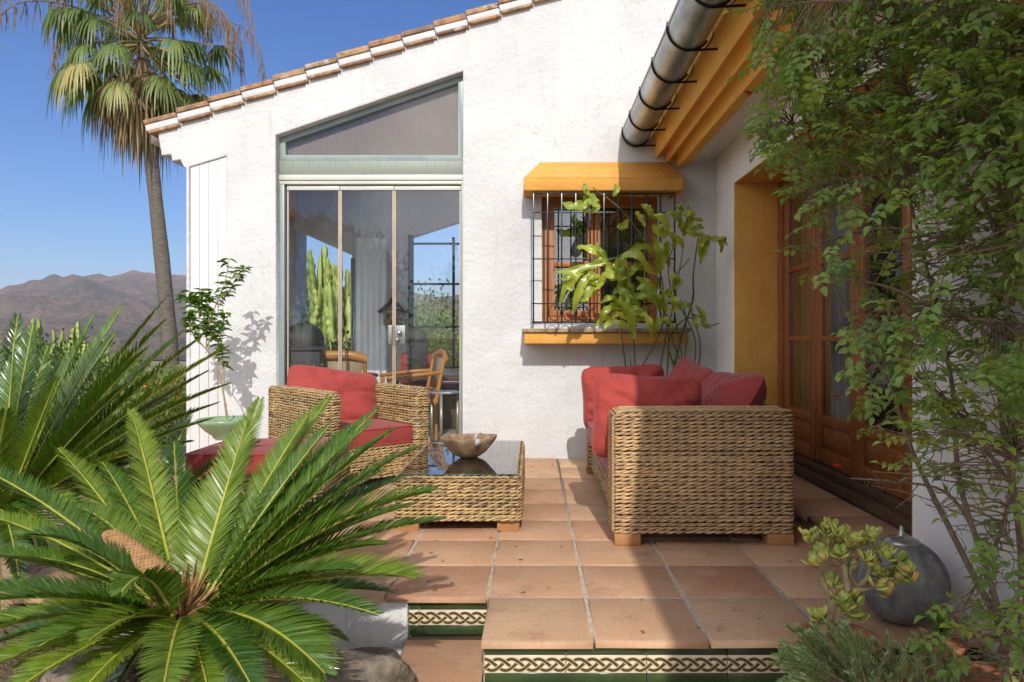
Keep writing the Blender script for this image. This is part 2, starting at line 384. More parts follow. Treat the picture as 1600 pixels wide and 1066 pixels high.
M['rose_leaf'] = leafmat('rose_leaf', (.13,.23,.055,1), (.32,.43,.10,1), .38, .42, .45, c3=(.34,.28,.04,1), ns=25)
M['fish_leaf'] = leafmat('strap_leaf', (.22,.31,.03,1), (.46,.50,.07,1), .32, .3, .55, ns=12)
M['lemon_leaf'] = leafmat('citrus_leaf', (.06,.14,.02,1), (.18,.30,.03,1), .3, .35, .5)
M['jade'] = leafmat('jade_leaf', (.30,.38,.06,1), (.60,.56,.15,1), .12, .3, .5, c3=(.70,.36,.14,1))
M['rosemary'] = leafmat('rosemary_needle', (.20,.30,.12,1), (.38,.48,.22,1), .2, .55, .3)
M['cactus'] = leafmat('cactus_flesh', (.22,.30,.06,1), (.46,.52,.13,1), .02, .55, .3, ns=3)
M['shrub'] = leafmat('shrub_leaf', (.03,.06,.018,1), (.06,.11,.03,1), .2, .5, .3)
M['shrub2'] = leafmat('bright_shrub_leaf', (.10,.16,.03,1), (.22,.28,.05,1), .25, .5, .3)
M['petal_red'] = simple('red_petal', (.55,.01,.015,1), .6)
M['petal_orange'] = simple('orange_petal', (.8,.16,.02,1), .6)
M['pot_green'] = simple('green_glazed_pot', (.24,.36,.20,1), .25, 0, .6, 6, .2)
M['pot_terra'] = simple('terracotta_pot', (.42,.17,.08,1), .8, 0, .2, 20, .3, .4, 60, .003)
M['soil'] = simple('garden_soil', (.11,.075,.05,1), .98, 0, .1, 8, .6, 1, 30, .03, (.20,.15,.10,1))
M['rock'] = simple('garden_rock', (.28,.23,.18,1), .9, 0, .2, 12, .7, .9, 25, .02)
M['galv'] = simple('galvanised_steel', (.46,.50,.51,1), .33, .8, .5, 10, .4, .15, 30, .003, (.22,.23,.23,1), (1,.35,1))
# ================================================================ THE HOUSE
YW = 6.0; XR = 1.578; XD = 1.95
house = empty('white_house', 'white plastered house with ochre cornice, tiled gable roof and glazed doors', 'house', loc=(0,0,0))
def wx(px): return (px-VX)/F*YW
def wz(py): return H-(py-VY)/F*YW
zt = lambda X: 2.904+.339*(X+3.328)
out = [(-2.98,-.7),(2.3,-.7),(2.3,zt(2.3)-.03),(-3.235,zt(-3.235)-.055),(-3.19,2.60),(-3.11,2.61),(-3.10,2.55),(-3.03,2.565),(-3.0,2.50),(-2.98,2.495)]
x0, x1 = wx(431), wx(723)
gl = [(x0,0.0),(x1,0.0),(x1,wz(111)),(x0,wz(211))]
win = [(wx(847),wz(505)),(wx(1030),wz(505)),(wx(1030),wz(301)),(wx(847),wz(301))]
pan = [(-2.95,.02),(-2.634,.02),(-2.634,2.60),(-2.95,2.505)]
gw = wall_poly('gable_wall', out, [gl, win, pan], .30, M['white'], house, at=YW+.15)
b = MB()                                    # narrow white boarded panel at the corner
b.add([(-3.0,YW+.03,0),(-2.8,YW+.03,0),(-2.8,YW+.03,2.58),(-3.0,YW+.03,2.53)], [(0,1,2,3)])
n = 4; xs = np.linspace(-2.951,-2.633,n+1)
b = MB()
for i in range(n):
    a0, a1 = xs[i]+.0014, xs[i+1]-.0014
    f = lambda x: 2.5+(x+2.95)*.316+.02
    b.add([(a0,YW+.02,0.0),(a1,YW+.02,0.0),(a1,YW+.02,f(a1)),(a0,YW+.02,f(a0)),(a0,YW+.06,0.0),(a1,YW+.06,0.0),(a1,YW+.06,f(a1)),(a0,YW+.06,f(a0))],
          [(0,1,2,3),(4,7,6,5),(0,3,7,4),(1,5,6,2),(3,2,6,7),(0,4,5,1)])
b.build('boarded_panel', M['pvc'], house, bevel=.003)
b = MB(); b.box(-2.951,-2.633,YW+.058,YW+.07,0,2.48); b.build('panel_backing', M['grey_frame'], house)

# verge: one tile, mortar bed and under-tile per course
L = .275; sl = math.atan(.255); X = -3.328
vm = [MB(), MB()]
k = 0
crack = MB()
while X < 2.2:
    d = np.array([cos(sl), 0, sin(sl)]); nn = np.array([-sin(sl), 0, cos(sl)])
    base = np.array([X, YW-.02, zt(X)])
    ln = L/cos(sl)*1.0; jit = rnd(-.006, .006)
    t = MB(); c = base+d*ln/2+nn*(-.028+jit)+np.array([0,.14,0])
    t.obox(c, d*ln/2*.995, np.array([0,.165+rnd(-.006,.006),0]), nn*(.023+rnd(-.003,.004)))
    o = t.build('roof_tile', M['rooftile'], house, bevel=.006)
    t = MB(); c = base+d*ln/2+nn*(-.118+jit*.5)+np.array([0,.14,0])+d*.01
    t.obox(c, d*ln/2*.97, np.array([0,.16+rnd(-.006,.004),0]), nn*.0125); t.build('under_tile', M['rooftile'], house, bevel=.005)
    c = base+d*ln/2+nn*(-.08)+np.array([0,.15,0])
    vm[0].obox(c, d*ln/2, np.array([0,.165,0]), nn*.030)
    # lip of plaster running down below each joint
    q = base+np.array([0,.024,-.10])
    if k: crack.add([q+(-.012,0,0), q+(.010,-.030,-.02), q+(.026,0,-.22+rnd(-.04,.04)), q+(.05,.001,-.03)], [(0,2,1),(1,2,3),(0,1,3)])
    X += L; k += 1
vm[0].build('verge_mortar', M['white'], house, bevel=.008)
crack.build('verge_plaster_lip', M['white'], house)
# roof slab over the glazed room
def roofpiece(a0, a1, y0, y1):
    b = MB()
    b.add([(a0,y0,zt(a0)-.17),(a1,y0,zt(a1)-.17),(a1,y1,zt(a1)-.17),(a0,y1,zt(a0)-.17),(a0,y0,zt(a0)-.05),(a1,y0,zt(a1)-.05),(a1,y1,zt(a1)-.05),(a0,y1,zt(a0)-.05)],
          [(0,3,2,1),(4,5,6,7),(0,1,5,4),(2,3,7,6),(0,4,7,3),(1,2,6,5)])
    return b
dc = simple('room_ceiling', (.62,.55,.49,1), .9)
for q in ((-3.33,-2.5,YW+.1,9.2),(-2.499,-1.601,YW+.1,6.75),(-2.499,-1.601,7.9,9.2),(-1.6,-1.2,YW+.1,9.2),(-1.199,-.301,YW+.1,6.75),(-1.199,-.301,7.9,9.2),(-.3,.9,YW+.1,9.2),(.901,2.3,YW+.1,6.6)): roofpiece(*q).build('room_roof', dc, house)
sk = N('milky_skylight'); sk.t.nodes.remove(sk.b); tl_ = sk.nd('ShaderNodeBsdfTranslucent'); tl_.inputs[0].default_value = (.85,.87,.88,1); sk.L(tl_.outputs[0], sk.o.inputs[0])
for a0, a1 in ((-2.499,-1.601),(-1.199,-.301)):
    b = MB(); b.add([(a0,6.752,zt(a0)-.08),(a1,6.752,zt(a1)-.08),(a1,7.898,zt(a1)-.08),(a0,7.898,zt(a0)-.08)], [(0,1,2,3)]); b.build('skylight', sk.m, house)
def prism(name, prof, y0, y1, mat, bevel=.004):
    b = MB(); n = len(prof)
    V = [(x, y0, z) for x, z in prof]+[(x, y1, z) for x, z in prof]
    b.add(V, [tuple(range(n)), tuple(range(2*n-1, n-1, -1))]+[(i, i+n, (i+1)%n+n, (i+1)%n) for i in range(n)])
    return b.build(name, mat, house, bevel=bevel)
prism('left_cornice', [(-3.26,2.80),(-3.205,2.60),(-3.125,2.605),(-3.11,2.545),(-3.04,2.56),(-3.0,2.49),(-2.9,2.50),(-2.9,2.85)], YW+.305, 9.2, M['ochre'])
# ---- right wing: eave
prism('stepped_cornice', [(1.012,2.93),(1.056,2.566),(1.1275,2.607),(1.144,2.53),(1.21,2.566),(1.2347,2.484),(1.32,2.50),(1.32,2.93)], -1.95, YW-.004, M['ochre_light'], .006)
prism('soffit', [(1.2355,2.486),(1.60,2.575),(1.60,2.75),(1.25,2.75)], -1.95, YW-.004, M['cream'], 0)
prism('wing_roof', [(.93,2.935),(.93,2.99),(5.2,4.5),(5.2,4.42),(1.1,2.935)], -2.0, YW-.003, M['tile'], 0)
# ---- right wing wall
outr = [(-.2,-.7),(YW+.0,-.7),(YW+.0,2.9),(-.2,2.9)]
dr = [(2.905,.05),(5.485,.05),(5.485,2.252),(2.905,2.252)]
wall_poly('wing_wall', outr, [dr], XD-XR, M['cream'], house, plane='YZ', at=(XR+XD)/2, rnd_=.008)
e = .004
for ya, yb in ((5.475, 5.484), (2.906, 2.915)):
    b = MB(); b.box(XR+e, XD-.002, ya, yb, .08, 2.246); b.build('door_reveal', M['ochre'], house, bevel=.003)
b = MB(); b.box(XR+e, XD-.002, 2.916, 5.474, 2.243, 2.2515); b.build('door_lintel', M['ochre'], house, bevel=.003)
# ---- French door: four leaves, sill
fd = empty('french_door'); fd.parent = house
b = MB(); b.box(XD-.10, XD+.05, 2.916, 5.474, .076, .135); b.box(XD-.055, XD+.05, 2.916, 5.474, .136, .185)
b.build('door_sill', M['dark_wood'], fd, bevel=.004)
b = MB(); b.box(XD-.03, XD+.05, 2.916, 2.98, .186, 2.242); b.box(XD-.03, XD+.05, 5.40, 5.474, .186, 2.242); b.box(XD-.03, XD+.05, 2.981, 5.399, 2.17, 2.242)
b.build('door_frame', M['door_wood'], fd, bevel=.004)
ed = [5.395, 4.80, 4.185, 3.58, 2.985]
for i in range(4):
    y1, y0 = ed[i], ed[i+1]; s = .085; xx0, xx1 = XD-.012+.004*(i%2), XD+.035
    b = MB(); b.box(xx0, xx1, y0+.002, y0+s, .19, 2.168); b.box(xx0, xx1, y1-s, y1-.002, .19, 2.168)
    b.box(xx0+.002, xx1, y0+s, y1-s, .19, .29); b.box(xx0+.002, xx1, y0+s, y1-s, .45, .52); b.box(xx0+.002, xx1, y0+s, y1-s, 2.085, 2.166)
    for zm in (1.03, 1.548): b.box(xx0+.003, xx1, y0+s, y1-s, zm-.018, zm+.018)
    b.box(xx0+.016, xx1-.005, y0+s, y1-s, .291, .449); b.box(xx0+.008, xx1-.006, y0+s+.03, y1-s-.03, .315, .425)
    o = b.build('door_leaf', M['door_wood'], fd, bevel=.005)
    g = MB(); g.add([(XD+.012,y0+s-.01,.51),(XD+.012,y0+s-.01,2.095),(XD+.012,y1-s+.01,2.095),(XD+.012,y1-s+.01,.51)], [(0,1,2,3)]); g.build('door_pane', M['win_glass'], fd)
# room behind the doors, dimness put into wall colour, with a striped curtain
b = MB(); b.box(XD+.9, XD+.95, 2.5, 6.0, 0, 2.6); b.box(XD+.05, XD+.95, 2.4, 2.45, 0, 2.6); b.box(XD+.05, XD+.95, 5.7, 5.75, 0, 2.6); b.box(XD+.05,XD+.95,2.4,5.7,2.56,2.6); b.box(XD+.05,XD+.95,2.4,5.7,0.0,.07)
b.build('inner_room', simple('unlit_room_tone', (.05,.045,.04,1), .9), house)
def curtain(name, p0, p1, z0, z1, mat, parent, amp=.02, folds=10):
    p0 = np.array(p0); p1 = np.array(p1); n = folds*8; t = np.linspace(0, 1, n+1)
    d = p1-p0; nn = np.array([-d[1], d[0]])/np.linalg.norm(d)
    w_ = amp*np.sin(t*folds*2*pi)+amp*.4*np.sin(t*folds*5.1)
    xy = p0+t[:,None]*d+w_[:,None]*nn
    V = np.array([[(x, y, z) for x, y in xy] for z in (z0, z1)])
    b = MB(); b.grid(V); return b.build(name, mat, parent, smooth=True)
def stripes():
    m = N('striped_curtain').set(.9); g = m.geo()
    wv = m.nd('ShaderNodeTexWave', wave_type='BANDS', bands_direction='Y'); wv.inputs['Scale'].default_value = 14; m.L(g, wv.inputs[0])
    c = m.mix(m.ramp(wv.outputs['Fac'], [(.35, 0.), (.6, 1.)]), (.55,.52,.47,1), (.18,.16,.15,1)); m.col(c); return m.m
cu = curtain('curtain', (XD+.12, 5.40), (XD+.12, 4.62), .09, 2.2, stripes(), house, .012, 9)
# shutter of a second window near the camera
sh = empty('window_shutter'); sh.parent = house
b = MB(); ys0, ys1 = 1.62, 2.26
b.box(XR-.045, XR-.003, ys0, ys0+.06, 1.22, 2.12); b.box(XR-.045, XR-.003, ys1-.06, ys1, 1.22, 2.12); b.box(XR-.045, XR-.003, ys0+.06, ys1-.06, 1.22, 1.29); b.box(XR-.045, XR-.003, ys0+.06, ys1-.06, 2.05, 2.12)
b.build('shutter_frame', M['win_wood'], sh, bevel=.003)
b = MB()
for k in range(18):
    z = 1.31+k*.0415; b.obox((XR-.024, (ys0+ys1)/2, z), (.014,0,.012), (0,(ys1-ys0)/2-.058,0), (-.003,0,.004))
b.build('shutter_slats', M['win_wood'], sh)
# ---- gutter
gt = empty('gutter'); gt.parent = house
GX, GZ, GR = .882, 2.785, .118
a = np.linspace(radians(-185), radians(5), 24)
ys = np.linspace(-1.95, 5.985, 60)
V = np.array([[(GX+GR*cos(t), y, GZ+GR*sin(t)) for t in a] for y in ys])
b = MB(); b.grid(V); o = b.build('gutter_trough', M['galv'], gt, smooth=True, solid=.003)
b = MB(); b.add([(GX+GR*cos(t), 5.98, GZ+GR*sin(t)) for t in a], np.arange(24)[None]); b.build('end_cap', M['galv'], gt, solid=.002)
b = MB(); pts = [(GX-GR, y, GZ+.008) for y in (-1.95, 5.98)]; b.tube(pts, .009, 10); b.build('rolled_rim', M['galv'], gt, smooth=True)
for y in (5.48, 5.93, 4.97, 4.45, 3.95, 3.43, 2.92, 2.4, 1.9, 1.4):
    b = MB(); r = GR+.006; aa = np.linspace(radians(-195), radians(-30), 22)
    ring = [(GX+r*cos(t), y+.05*(cos(t)+0)*.3, GZ+r*sin(t)) for t in aa]
    b.tube(ring, .0065, 6); b.tube([(GX-.02, y, GZ-GR-.006), (1.06, y-.01, GZ-GR+.0)], .0075, 6)
    aa = np.linspace(radians(-60), radians(20), 12); b.tube([(GX+(GR+.03)*cos(t), y+.02, GZ+(GR+.02)*sin(t)) for t in aa], .0035, 5)
    b.build('gutter_hook', M['black'], gt, smooth=True)

# ================================================================ glazed gable and folding glass door
gg = empty('gable_window'); gg.parent = house
yf = YW+.085
def lerp(x): return wz(211)+(x-x0)/(x1-x0)*(wz(111)-wz(211))
def polyframe(mb, outer, width, ya, yb):      # mitred frame around a convex polygon (x,z)
    o = np.array(outer); n = len(o); ins = []
    for i in range(n):
        p, q, r = o[i-1], o[i], o[(i+1)%n]; d1 = nrm(q-p); d2 = nrm(r-q)
        n1 = np.array([-d1[1], d1[0]]); n2 = np.array([-d2[1], d2[0]])
        A = np.array([n1, n2]); ins.append(np.linalg.solve(A, [n1@q+width, n2@q+width]))
    V = [(x, ya, z) for x, z in o]+[(x, ya, z) for x, z in ins]+[(x, yb, z) for x, z in o]+[(x, yb, z) for x, z in ins]
    Fs = []
    for i in range(n):
        j = (i+1) % n
        Fs += [(i, j, n+j, n+i), (n+i, n+j, 3*n+j, 3*n+i), (2*n+i, 3*n+i, 3*n+j, 2*n+j), (i, 2*n+i, 2*n+j, j)]
    mb.add(V, Fs); return ins
zb0, zb1 = wz(270), wz(247.5)
b = MB(); ins = polyframe(b, [(x0,zb1),(x1,zb1),(x1,lerp(x1)),(x0,lerp(x0))], .05, yf, yf+.08)
b.build('gable_frame', M['grey_frame'], gg, bevel=.004)
b = MB(); b.add([(x, yf+.03, z) for x, z in ins], [(0,1,2,3)]); b.build('gable_pane', M['glass'], gg)
def blind():
    m = N('brown_blind').set(.8); g = m.geo()
    c = m.mix(m.ramp(m.noise(6, 5, .6, g, (14,1,.6)), [(.4, 0.), (.7, 1.)]), (.24,.185,.155,1), (.29,.235,.20,1)); m.col(c); return m.m
b = MB(); b.add([(x, yf+.075, z) for x, z in ins], [(0,1,2,3)]); b.build('blind', blind(), gg)
b = MB(); b.add([(x, yf+.3, z) for x, z in [(x0,zb1-.1),(x1,zb1-.1),(x1,lerp(x1)),(x0,lerp(x0))]], [(0,1,2,3)]); b.build('blind_lining', M['dark_wood'], gg, solid=.01)
b = MB(); b.box(x0+.002, x1-.002, yf-.012, yf+.09, zb0+.001, zb1-.001); b.build('transom_beam', M['sage'], gg, bevel=.004)
fg = empty('folding_glass_door'); fg.parent = house
b = MB(); b.box(x0+.002, x1-.002, yf-.02, yf+.09, wz(279), zb0-.001); b.box(x0+.002, x1-.002, yf-.010, yf+.09, wz(285), wz(279)-.001)
b.build('head_track', M['pale_rail'], fg, bevel=.003)
b = MB(); b.box(x0+.002, x0+.045, yf-.01, yf+.09, .0, wz(285)-.001); b.box(x1-.022, x1-.002, yf-.01, yf+.09, .0, wz(285)-.001); b.box(x0+.046, x1-.023, yf, yf+.08, .002, .035)
b.build('door_frame', M['grey_frame'], fg, bevel=.003)
pe = [wx(441.5), wx(526), wx(612), wx(718.5)]
for i in range(3):
    a0, a1 = pe[i]+.002, pe[i+1]-.002; pn = empty('glass_leaf'); pn.parent = fg
    b = MB(); b.box(a0, a1, yf+.012, yf+.05, wz(293.5), wz(286.5)); b.box(a0, a1, yf+.012, yf+.05, .04, .10); b.build('leaf_rail', M['pale_rail'], pn, bevel=.002)
    b = MB(); b.box(a0, a0+.013, yf+.018, yf+.045, .101, wz(293.5)-.001); b.box(a1-.013, a1, yf+.018, yf+.045, .101, wz(293.5)-.001); b.build('leaf_edge', M['tan_seal'], pn, bevel=.002)
    b = MB(); b.add([(a0+.013,yf+.03,.101),(a1-.013,yf+.03,.101),(a1-.013,yf+.03,wz(293.5)-.001),(a0+.013,yf+.03,wz(293.5)-.001)], [(0,1,2,3)]); b.build('leaf_pane', M['glass'], pn)
lk = empty('door_lock'); lk.parent = fg
steel = simple('polished_steel', (.7,.7,.7,1), .15, 1.)
b = MB(); b.box(wx(603.5), wx(610), yf-.02, yf+.016, wz(538), wz(508)); b.box(wx(614.5), wx(631), yf-.02, yf+.016, wz(538), wz(508)); b.build('lock_plate', simple('brushed_steel', (.30,.30,.29,1), .5, .6, ns=30), lk, bevel=.003)
b = MB()
for (px, py, r) in ((623, 520, .022), (620, 530.5, .016)):
    th = np.linspace(0, 2*pi, 13)[:-1]; prof = [(0,-.045),(r*.7,-.043),(r,-.03),(r*.9,-.015),(r*.5,-.008),(r*.5,0)]
    V = np.array([[(wx(px)+q*cos(t), yf-.02+yy, wz(py)+q*sin(t)) for t in th] for q, yy in prof]); b.grid(V, closeu=True)
b.build('lock_knob', steel, lk, smooth=True)
# ================================================================ barred window
wn = empty('barred_window'); wn.parent = house
X0, X1, Z0, Z1 = wx(847), wx(1030), wz(505), wz(301); yw = YW+.10
xm = (wx(923)+wx(937))/2
b = MB(); polyframe(b, [(X0+.002,Z0+.002),(X1-.002,Z0+.002),(X1-.002,Z1-.002),(X0+.002,Z1-.002)], .055, yw, yw+.07); b.build('window_frame', M['win_wood'], wn, bevel=.004)
b = MB(); b.box(X0+.057, X1-.057, YW+.015, yw-.002, Z0+.002, Z0+.02); b.build('inner_sill', M['win_wood'], wn, bevel=.003)
for (a0, a1) in ((X0+.058, xm-.004), (xm+.004, X1-.058)):
    lf = empty('window_leaf'); lf.parent = wn
    b = MB(); polyframe(b, [(a0,Z0+.06),(a1,Z0+.06),(a1,Z1-.058),(a0,Z1-.058)], .052, yw+.006, yw+.06)
    b.box(a0+.052, a1-.052, yw+.009, yw+.05, wz(415), wz(407)); b.build('leaf_frame', M['win_wood'], lf, bevel=.004)
    b = MB(); b.add([(a0+.05,yw+.03,Z0+.10),(a1-.05,yw+.03,Z0+.10),(a1-.05,yw+.03,Z1-.10),(a0+.05,yw+.03,Z1-.10)], [(0,1,2,3)]); b.build('leaf_pane', M['win_glass'], lf)
gr = empty('window_grille'); gr.parent = wn
yg = YW-.24; gx = lambda px: (px-VX)/F*yg; gz = lambda py: H-(py-VY)/F*yg
bars = np.linspace(gx(833.5), gx(1054), 11)
for i, x in enumerate(bars):
    b = MB(); b.box(x-.0065, x+.0065, yg-.0065, yg+.0065, gz(504), gz(302)); b.build('upright_bar', M['iron'], gr, bevel=.0015)
for k, py in enumerate((302.5, 332, 404.5, 474.5, 503.5)):
    b = MB(); z = gz(py); r = .005 if k in (1, 2, 3) else .007
    b.box(bars[0]-.012, bars[-1]+.012, yg-.003+(.0095 if k else 0)-.0, yg+.003+.0095, z-r, z+r)
    if k in (0, 4):
        b.box(bars[0]-.006, bars[0]+.006, yg+.013, YW+.01, z-.006, z+.006); b.box(bars[-1]-.006, bars[-1]+.006, yg+.013, YW+.01, z-.006, z+.006)
    b.build('cross_bar', M['iron'], gr, bevel=.001)
for i in (1, 2, 3, 5, 6, 7):
    xc = (bars[i]+bars[i+1])/2; zc = (gz(474.5)+gz(503.5))/2; r = (gz(474.5)-gz(503.5))/2-.012
    b = MB(); b.tube([(xc+r*.75*cos(t), yg+.005, zc+r*sin(t)) for t in np.linspace(0, 2*pi, 20)], .0038, 5, cap=False); b.build('ring_ornament', M['iron'], gr, smooth=True)
# hood and sill
def solid6(V, name, mat, par, bevel): b = MB(); b.add(V, [(0,1,2,3),(7,6,5,4),(0,4,5,1),(1,5,6,2),(2,6,7,3),(3,7,4,0)]); return b.build(name, mat, par, bevel=bevel)
yh = YW-.27; hx0, hx1 = (818-VX)/F*yh, (1069-VX)/F*yh; hz0 = H-(298-VY)/F*yh; hz1 = H-(278-VY)/F*yh
b = MB(); b.box(hx0, hx1, yh, YW+.003, hz0, hz1); tx0, tx1, tz = wx(843), wx(1045), wz(255)
b.add([(hx0,yh,hz1),(hx1,yh,hz1),(hx1,YW+.003,hz1),(hx0,YW+.003,hz1),(tx0,YW-.03,tz),(tx1,YW-.03,tz),(tx1,YW+.003,tz),(tx0,YW+.003,tz)], [(0,1,5,4),(1,2,6,5),(3,0,4,7),(4,5,6,7)])
b.build('window_hood', M['ochre'], wn, bevel=.008)
ysl = YW-.29; sx = lambda px: (px-VX)/F*ysl; sz = lambda py: H-(py-VY)/F*ysl
b = MB(); b.box(sx(819), sx(1077), ysl+.012, YW+.003, sz(537.5), sz(520)); b.build('window_sill', M['ochre'], wn, bevel=.008)
b = MB(); xs = np.linspace(sx(815), sx(1079), 8); 
for i in range(7): b.box(xs[i]+.002, xs[i+1]-.002, ysl-.012+rnd(-.006,.006), YW+.002, sz(519.6), sz(513)+rnd(-.004,.002))
b.build('sill_tiles', simple('weathered_sill_tile', (.42,.30,.20,1), .85, 0, .2, 18, .5, .6, 50, .006), wn, bevel=.004)
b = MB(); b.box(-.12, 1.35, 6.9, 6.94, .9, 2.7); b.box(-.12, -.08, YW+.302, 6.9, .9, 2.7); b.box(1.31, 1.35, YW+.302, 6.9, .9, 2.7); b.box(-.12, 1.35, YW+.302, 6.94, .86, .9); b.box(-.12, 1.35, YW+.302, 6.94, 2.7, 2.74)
b.build('window_room', simple('unlit_window_room_tone', (.16,.13,.11,1), .9), house)  # walls coloured dark so the room behind the window reads unlit
# ================================================================ room seen through the glass
b = MB(); b.box(-2.98, 2.3, YW+.302, 8.6, -.12, -.006); b.build('room_floor', simple('pale_indoor_floor', (.66,.58,.47,1), .5, 0, .4, 4, .15), house)
for ya, yb, za, zb in ((YW+.302, 6.85, -.6, 2.6), (8.5, 9.2, -.6, 2.6), (6.851, 8.499, -.6, .1), (6.851, 8.499, 2.35, 2.6)):
    b = MB(); b.box(-3.10, -2.975, ya, yb, za, zb); b.build('room_side_wall', M['white'], house)
yq = 8.6; qx = lambda px: (px-VX)/F*yq; qz = lambda py: H-(py-VY)/F*yq
wall_poly('room_far_wall', [(-2.98,-.1),(2.3,-.1),(2.3,4.5),(-2.98,2.85)],
   [[(qx(458),.02),(qx(550),.02),(qx(550),qz(399)),(qx(458),qz(358))], [(qx(643),qz(576)),(2.1,qz(576)),(2.1,qz(320)),(qx(800),qz(320)),(qx(643),qz(371))]], .12, M['white'], house, at=yq+.06, rnd_=.004)

ws = empty('steel_window'); ws.parent = house
b = MB()
for py in (381, 444, 511, 574): b.box(qx(643), qx(800), yq-.012, yq+.012, qz(py+1.6), qz(py-1.6))
for px in (644.5, 709, 755): b.box(qx(px-1.8)-.003, qx(px+1.8), yq-.016, yq+.016, qz(576), qz(371))
b.box(qx(638), qx(646), yq-.02, yq+.02, qz(576), qz(368))
b.build('steel_bars', M['black'], ws)
b = MB(); b.box(qx(553), qx(556), yq-.03, yq, .02, qz(404)); b.box(qx(549), qx(551.5), yq-.03, yq, .02, qz(404)); b.build('side_frame', M['grey_frame'], ws)
lin = simple('pale_linen', (.80,.83,.85,1), .9)
curtain('linen_curtain', (qx(558), yq-.08), (qx(606), yq-.08), .02, 2.25, lin, house, .006, 5)

# ================================================================ terrace
ter = empty('terrace', kind='structure')
colx = [-3.8,-3.4,-3.0,-2.6,-2.2,-1.8,-1.39,-.992,-.594,-.18,.212,.609,1.022,1.43]
rowy = [2.392,2.796,3.185,3.584,3.975,4.38,4.79,5.18,5.59,6.0]
tb = MB()
def tile(x0, x1, y0, y1, z, th=.05, nose=False, e=.0055):
    j = lambda s=.0015: rnd(-s, s)
    zz = z+rnd(-.0015,.0015); tx, ty = rnd(-.002,.002), rnd(-.002,.002)
    n = 5; rx = .010
    def ring(ins, dz):
        r_ = random
        return [(x0+ins, y0+ins, zz+dz-tx-ty), (x1-ins, y0+ins, zz+dz+tx-ty), (x1-ins, y1-ins, zz+dz+tx+ty), (x0+ins, y1-ins, zz+dz-tx+ty)]
    rr = [ring(0, -th), ring(0, -.009), ring(.0025, -.0035), ring(.009, 0)]
    if nose:
        rr = [[(a, b2-(.0 if k>1 else 0), c) for k, (a, b2, c) in enumerate(q)] for q in rr]
    V = sum(rr, []); Fs = [(12,13,14,15)]
    for k in range(3):
        for i in range(4): Fs.append((k*4+i, k*4+(i+1)%4, k*4+4+(i+1)%4, k*4+4+i))
    tb.add(V, Fs, random.random())
for ci in range(len(colx)-1):
    for ri in range(len(rowy)-1):
        xa, xb = colx[ci], colx[ci+1]; ya, yb = rowy[ri], rowy[ri+1]
        if ri == 0 and ci < 9: continue
        if ci < 3 and ri < 3: continue
        front = (ri == 0 and ci >= 9) or (ri == 1 and ci < 9 )
        lx = .0045 if ci in (8,) else .009; 
        wl = .004 if (ri == 0 and ci == 9) or (ri == 1 and ci == 7) else rnd(.004, .009)
        if front: tile(xa+wl, xb-rnd(.004,.008), ya-.0, yb-.003, 0, .026)
        else: tile(xa+wl, xb-rnd(.004,.008), ya+.003, yb-.003, 0)
for y0_, y1_ in zip(rowy[:-1], rowy[1:]): tile(1.437, XR+.02 if y1_ < 6 else XR, y0_+.003, y1_-.003, 0, .026 if y0_ < 2.5 else .05)
# step along the door
ys_ = [2.93, 3.35, 3.78, 4.2, 4.63, 5.05, 5.47]
for a0, a1 in zip(ys_[:-1], ys_[1:]): tile(1.485, XD-.10, a0+.003, a1-.003, .075, .03)
# lower tread
for a0, a1 in ((-.505, -.18), (-.17, .23), (.24, .63), (.64, 1.03), (1.04, 1.45)): tile(a0, a1, 2.0, 2.79 if a1 < -.1 else 2.425, -.164, .03)
tb.build('terrace_paving', M['tile'], ter)
b = MB(); b.box(-.172, XR-.003, 2.445, YW-.003, -.6, -.005); b.box(-3.8, -.173, 2.85, YW+.6, -.6, -.0055); b.box(1.5, XD-.003, 2.945, 5.468, -.004, .068)
b.box(-.49, 1.45, 2.03, 2.44, -.6, -.171); b.box(-.49, -.18, 2.44, 2.84, -.6, -.1715)
b.build('grout_bed', M['grout'], ter)
b = MB(); b.box(-1.95, -.505, 2.815, 2.849, -.75, -.027); b.build('garden_retaining_wall', M['white'], ter, bevel=.006)
def riser(xa, xb, Yf, z1, z0, tw, first):
    zc0, zc1 = z1-.040, z0+.038
    edges = [xa]+[e_ for e_ in np.arange(first, xb, tw) if e_ > xa+.01 and e_ < xb-.005]+[xb]
    rt = empty('riser_tiles'); rt.parent = ter
    gm, cm = MB(), MB()
    for p, q in zip(edges[:-1], edges[1:]):
        p, q = p+.0018, q-.0018
        gm.box(p, q, Yf, Yf+.01, zc1+.0008 if zc1 > zc0 else zc0+.0008, z1-.0012) if False else None
        gm.box(p, q, Yf, Yf+.01, zc0+.0008, z1-.001); gm.box(p, q, Yf, Yf+.01, z0+.001, zc1-.0008)
        cm.box(p, q, Yf-.0006, Yf+.01, zc1, zc0)
    gm.build('green_band', M['green_glaze'], rt, bevel=.0012); cm.build('cream_band', M['cream_glaze'], rt, bevel=.0012)
    s = .0468; T = 3*s; A = .0198; zc = (zc0+zc1)/2-.001
    rp, hp = MB(), MB()
    for k in range(3):
        xx = np.arange(xa+.002, xb-.002, .0026); th = 2*pi*(xx-first-k*s)/T
        z = zc+A*np.cos(th); nn = np.sin(2*th)
        dz = np.gradient(z, xx); tl = np.sqrt(1+dz**2); nx, nz = -dz/tl, 1/tl
        for mb, hw, off in ((hp, .0075, .0008), (rp, .0054, .0013)):
            yy = Yf-.0012-off-.0011*nn
            V = np.stack([np.stack([xx-nx*hw, yy, z-nz*hw], 1), np.stack([xx+nx*hw, yy, z+nz*hw], 1)], 0)
            mb.grid(V, .5)
    hp.build('rope_border_halo', M['pale_glaze'], rt); rp.build('rope_border', M['olive_glaze'], rt)
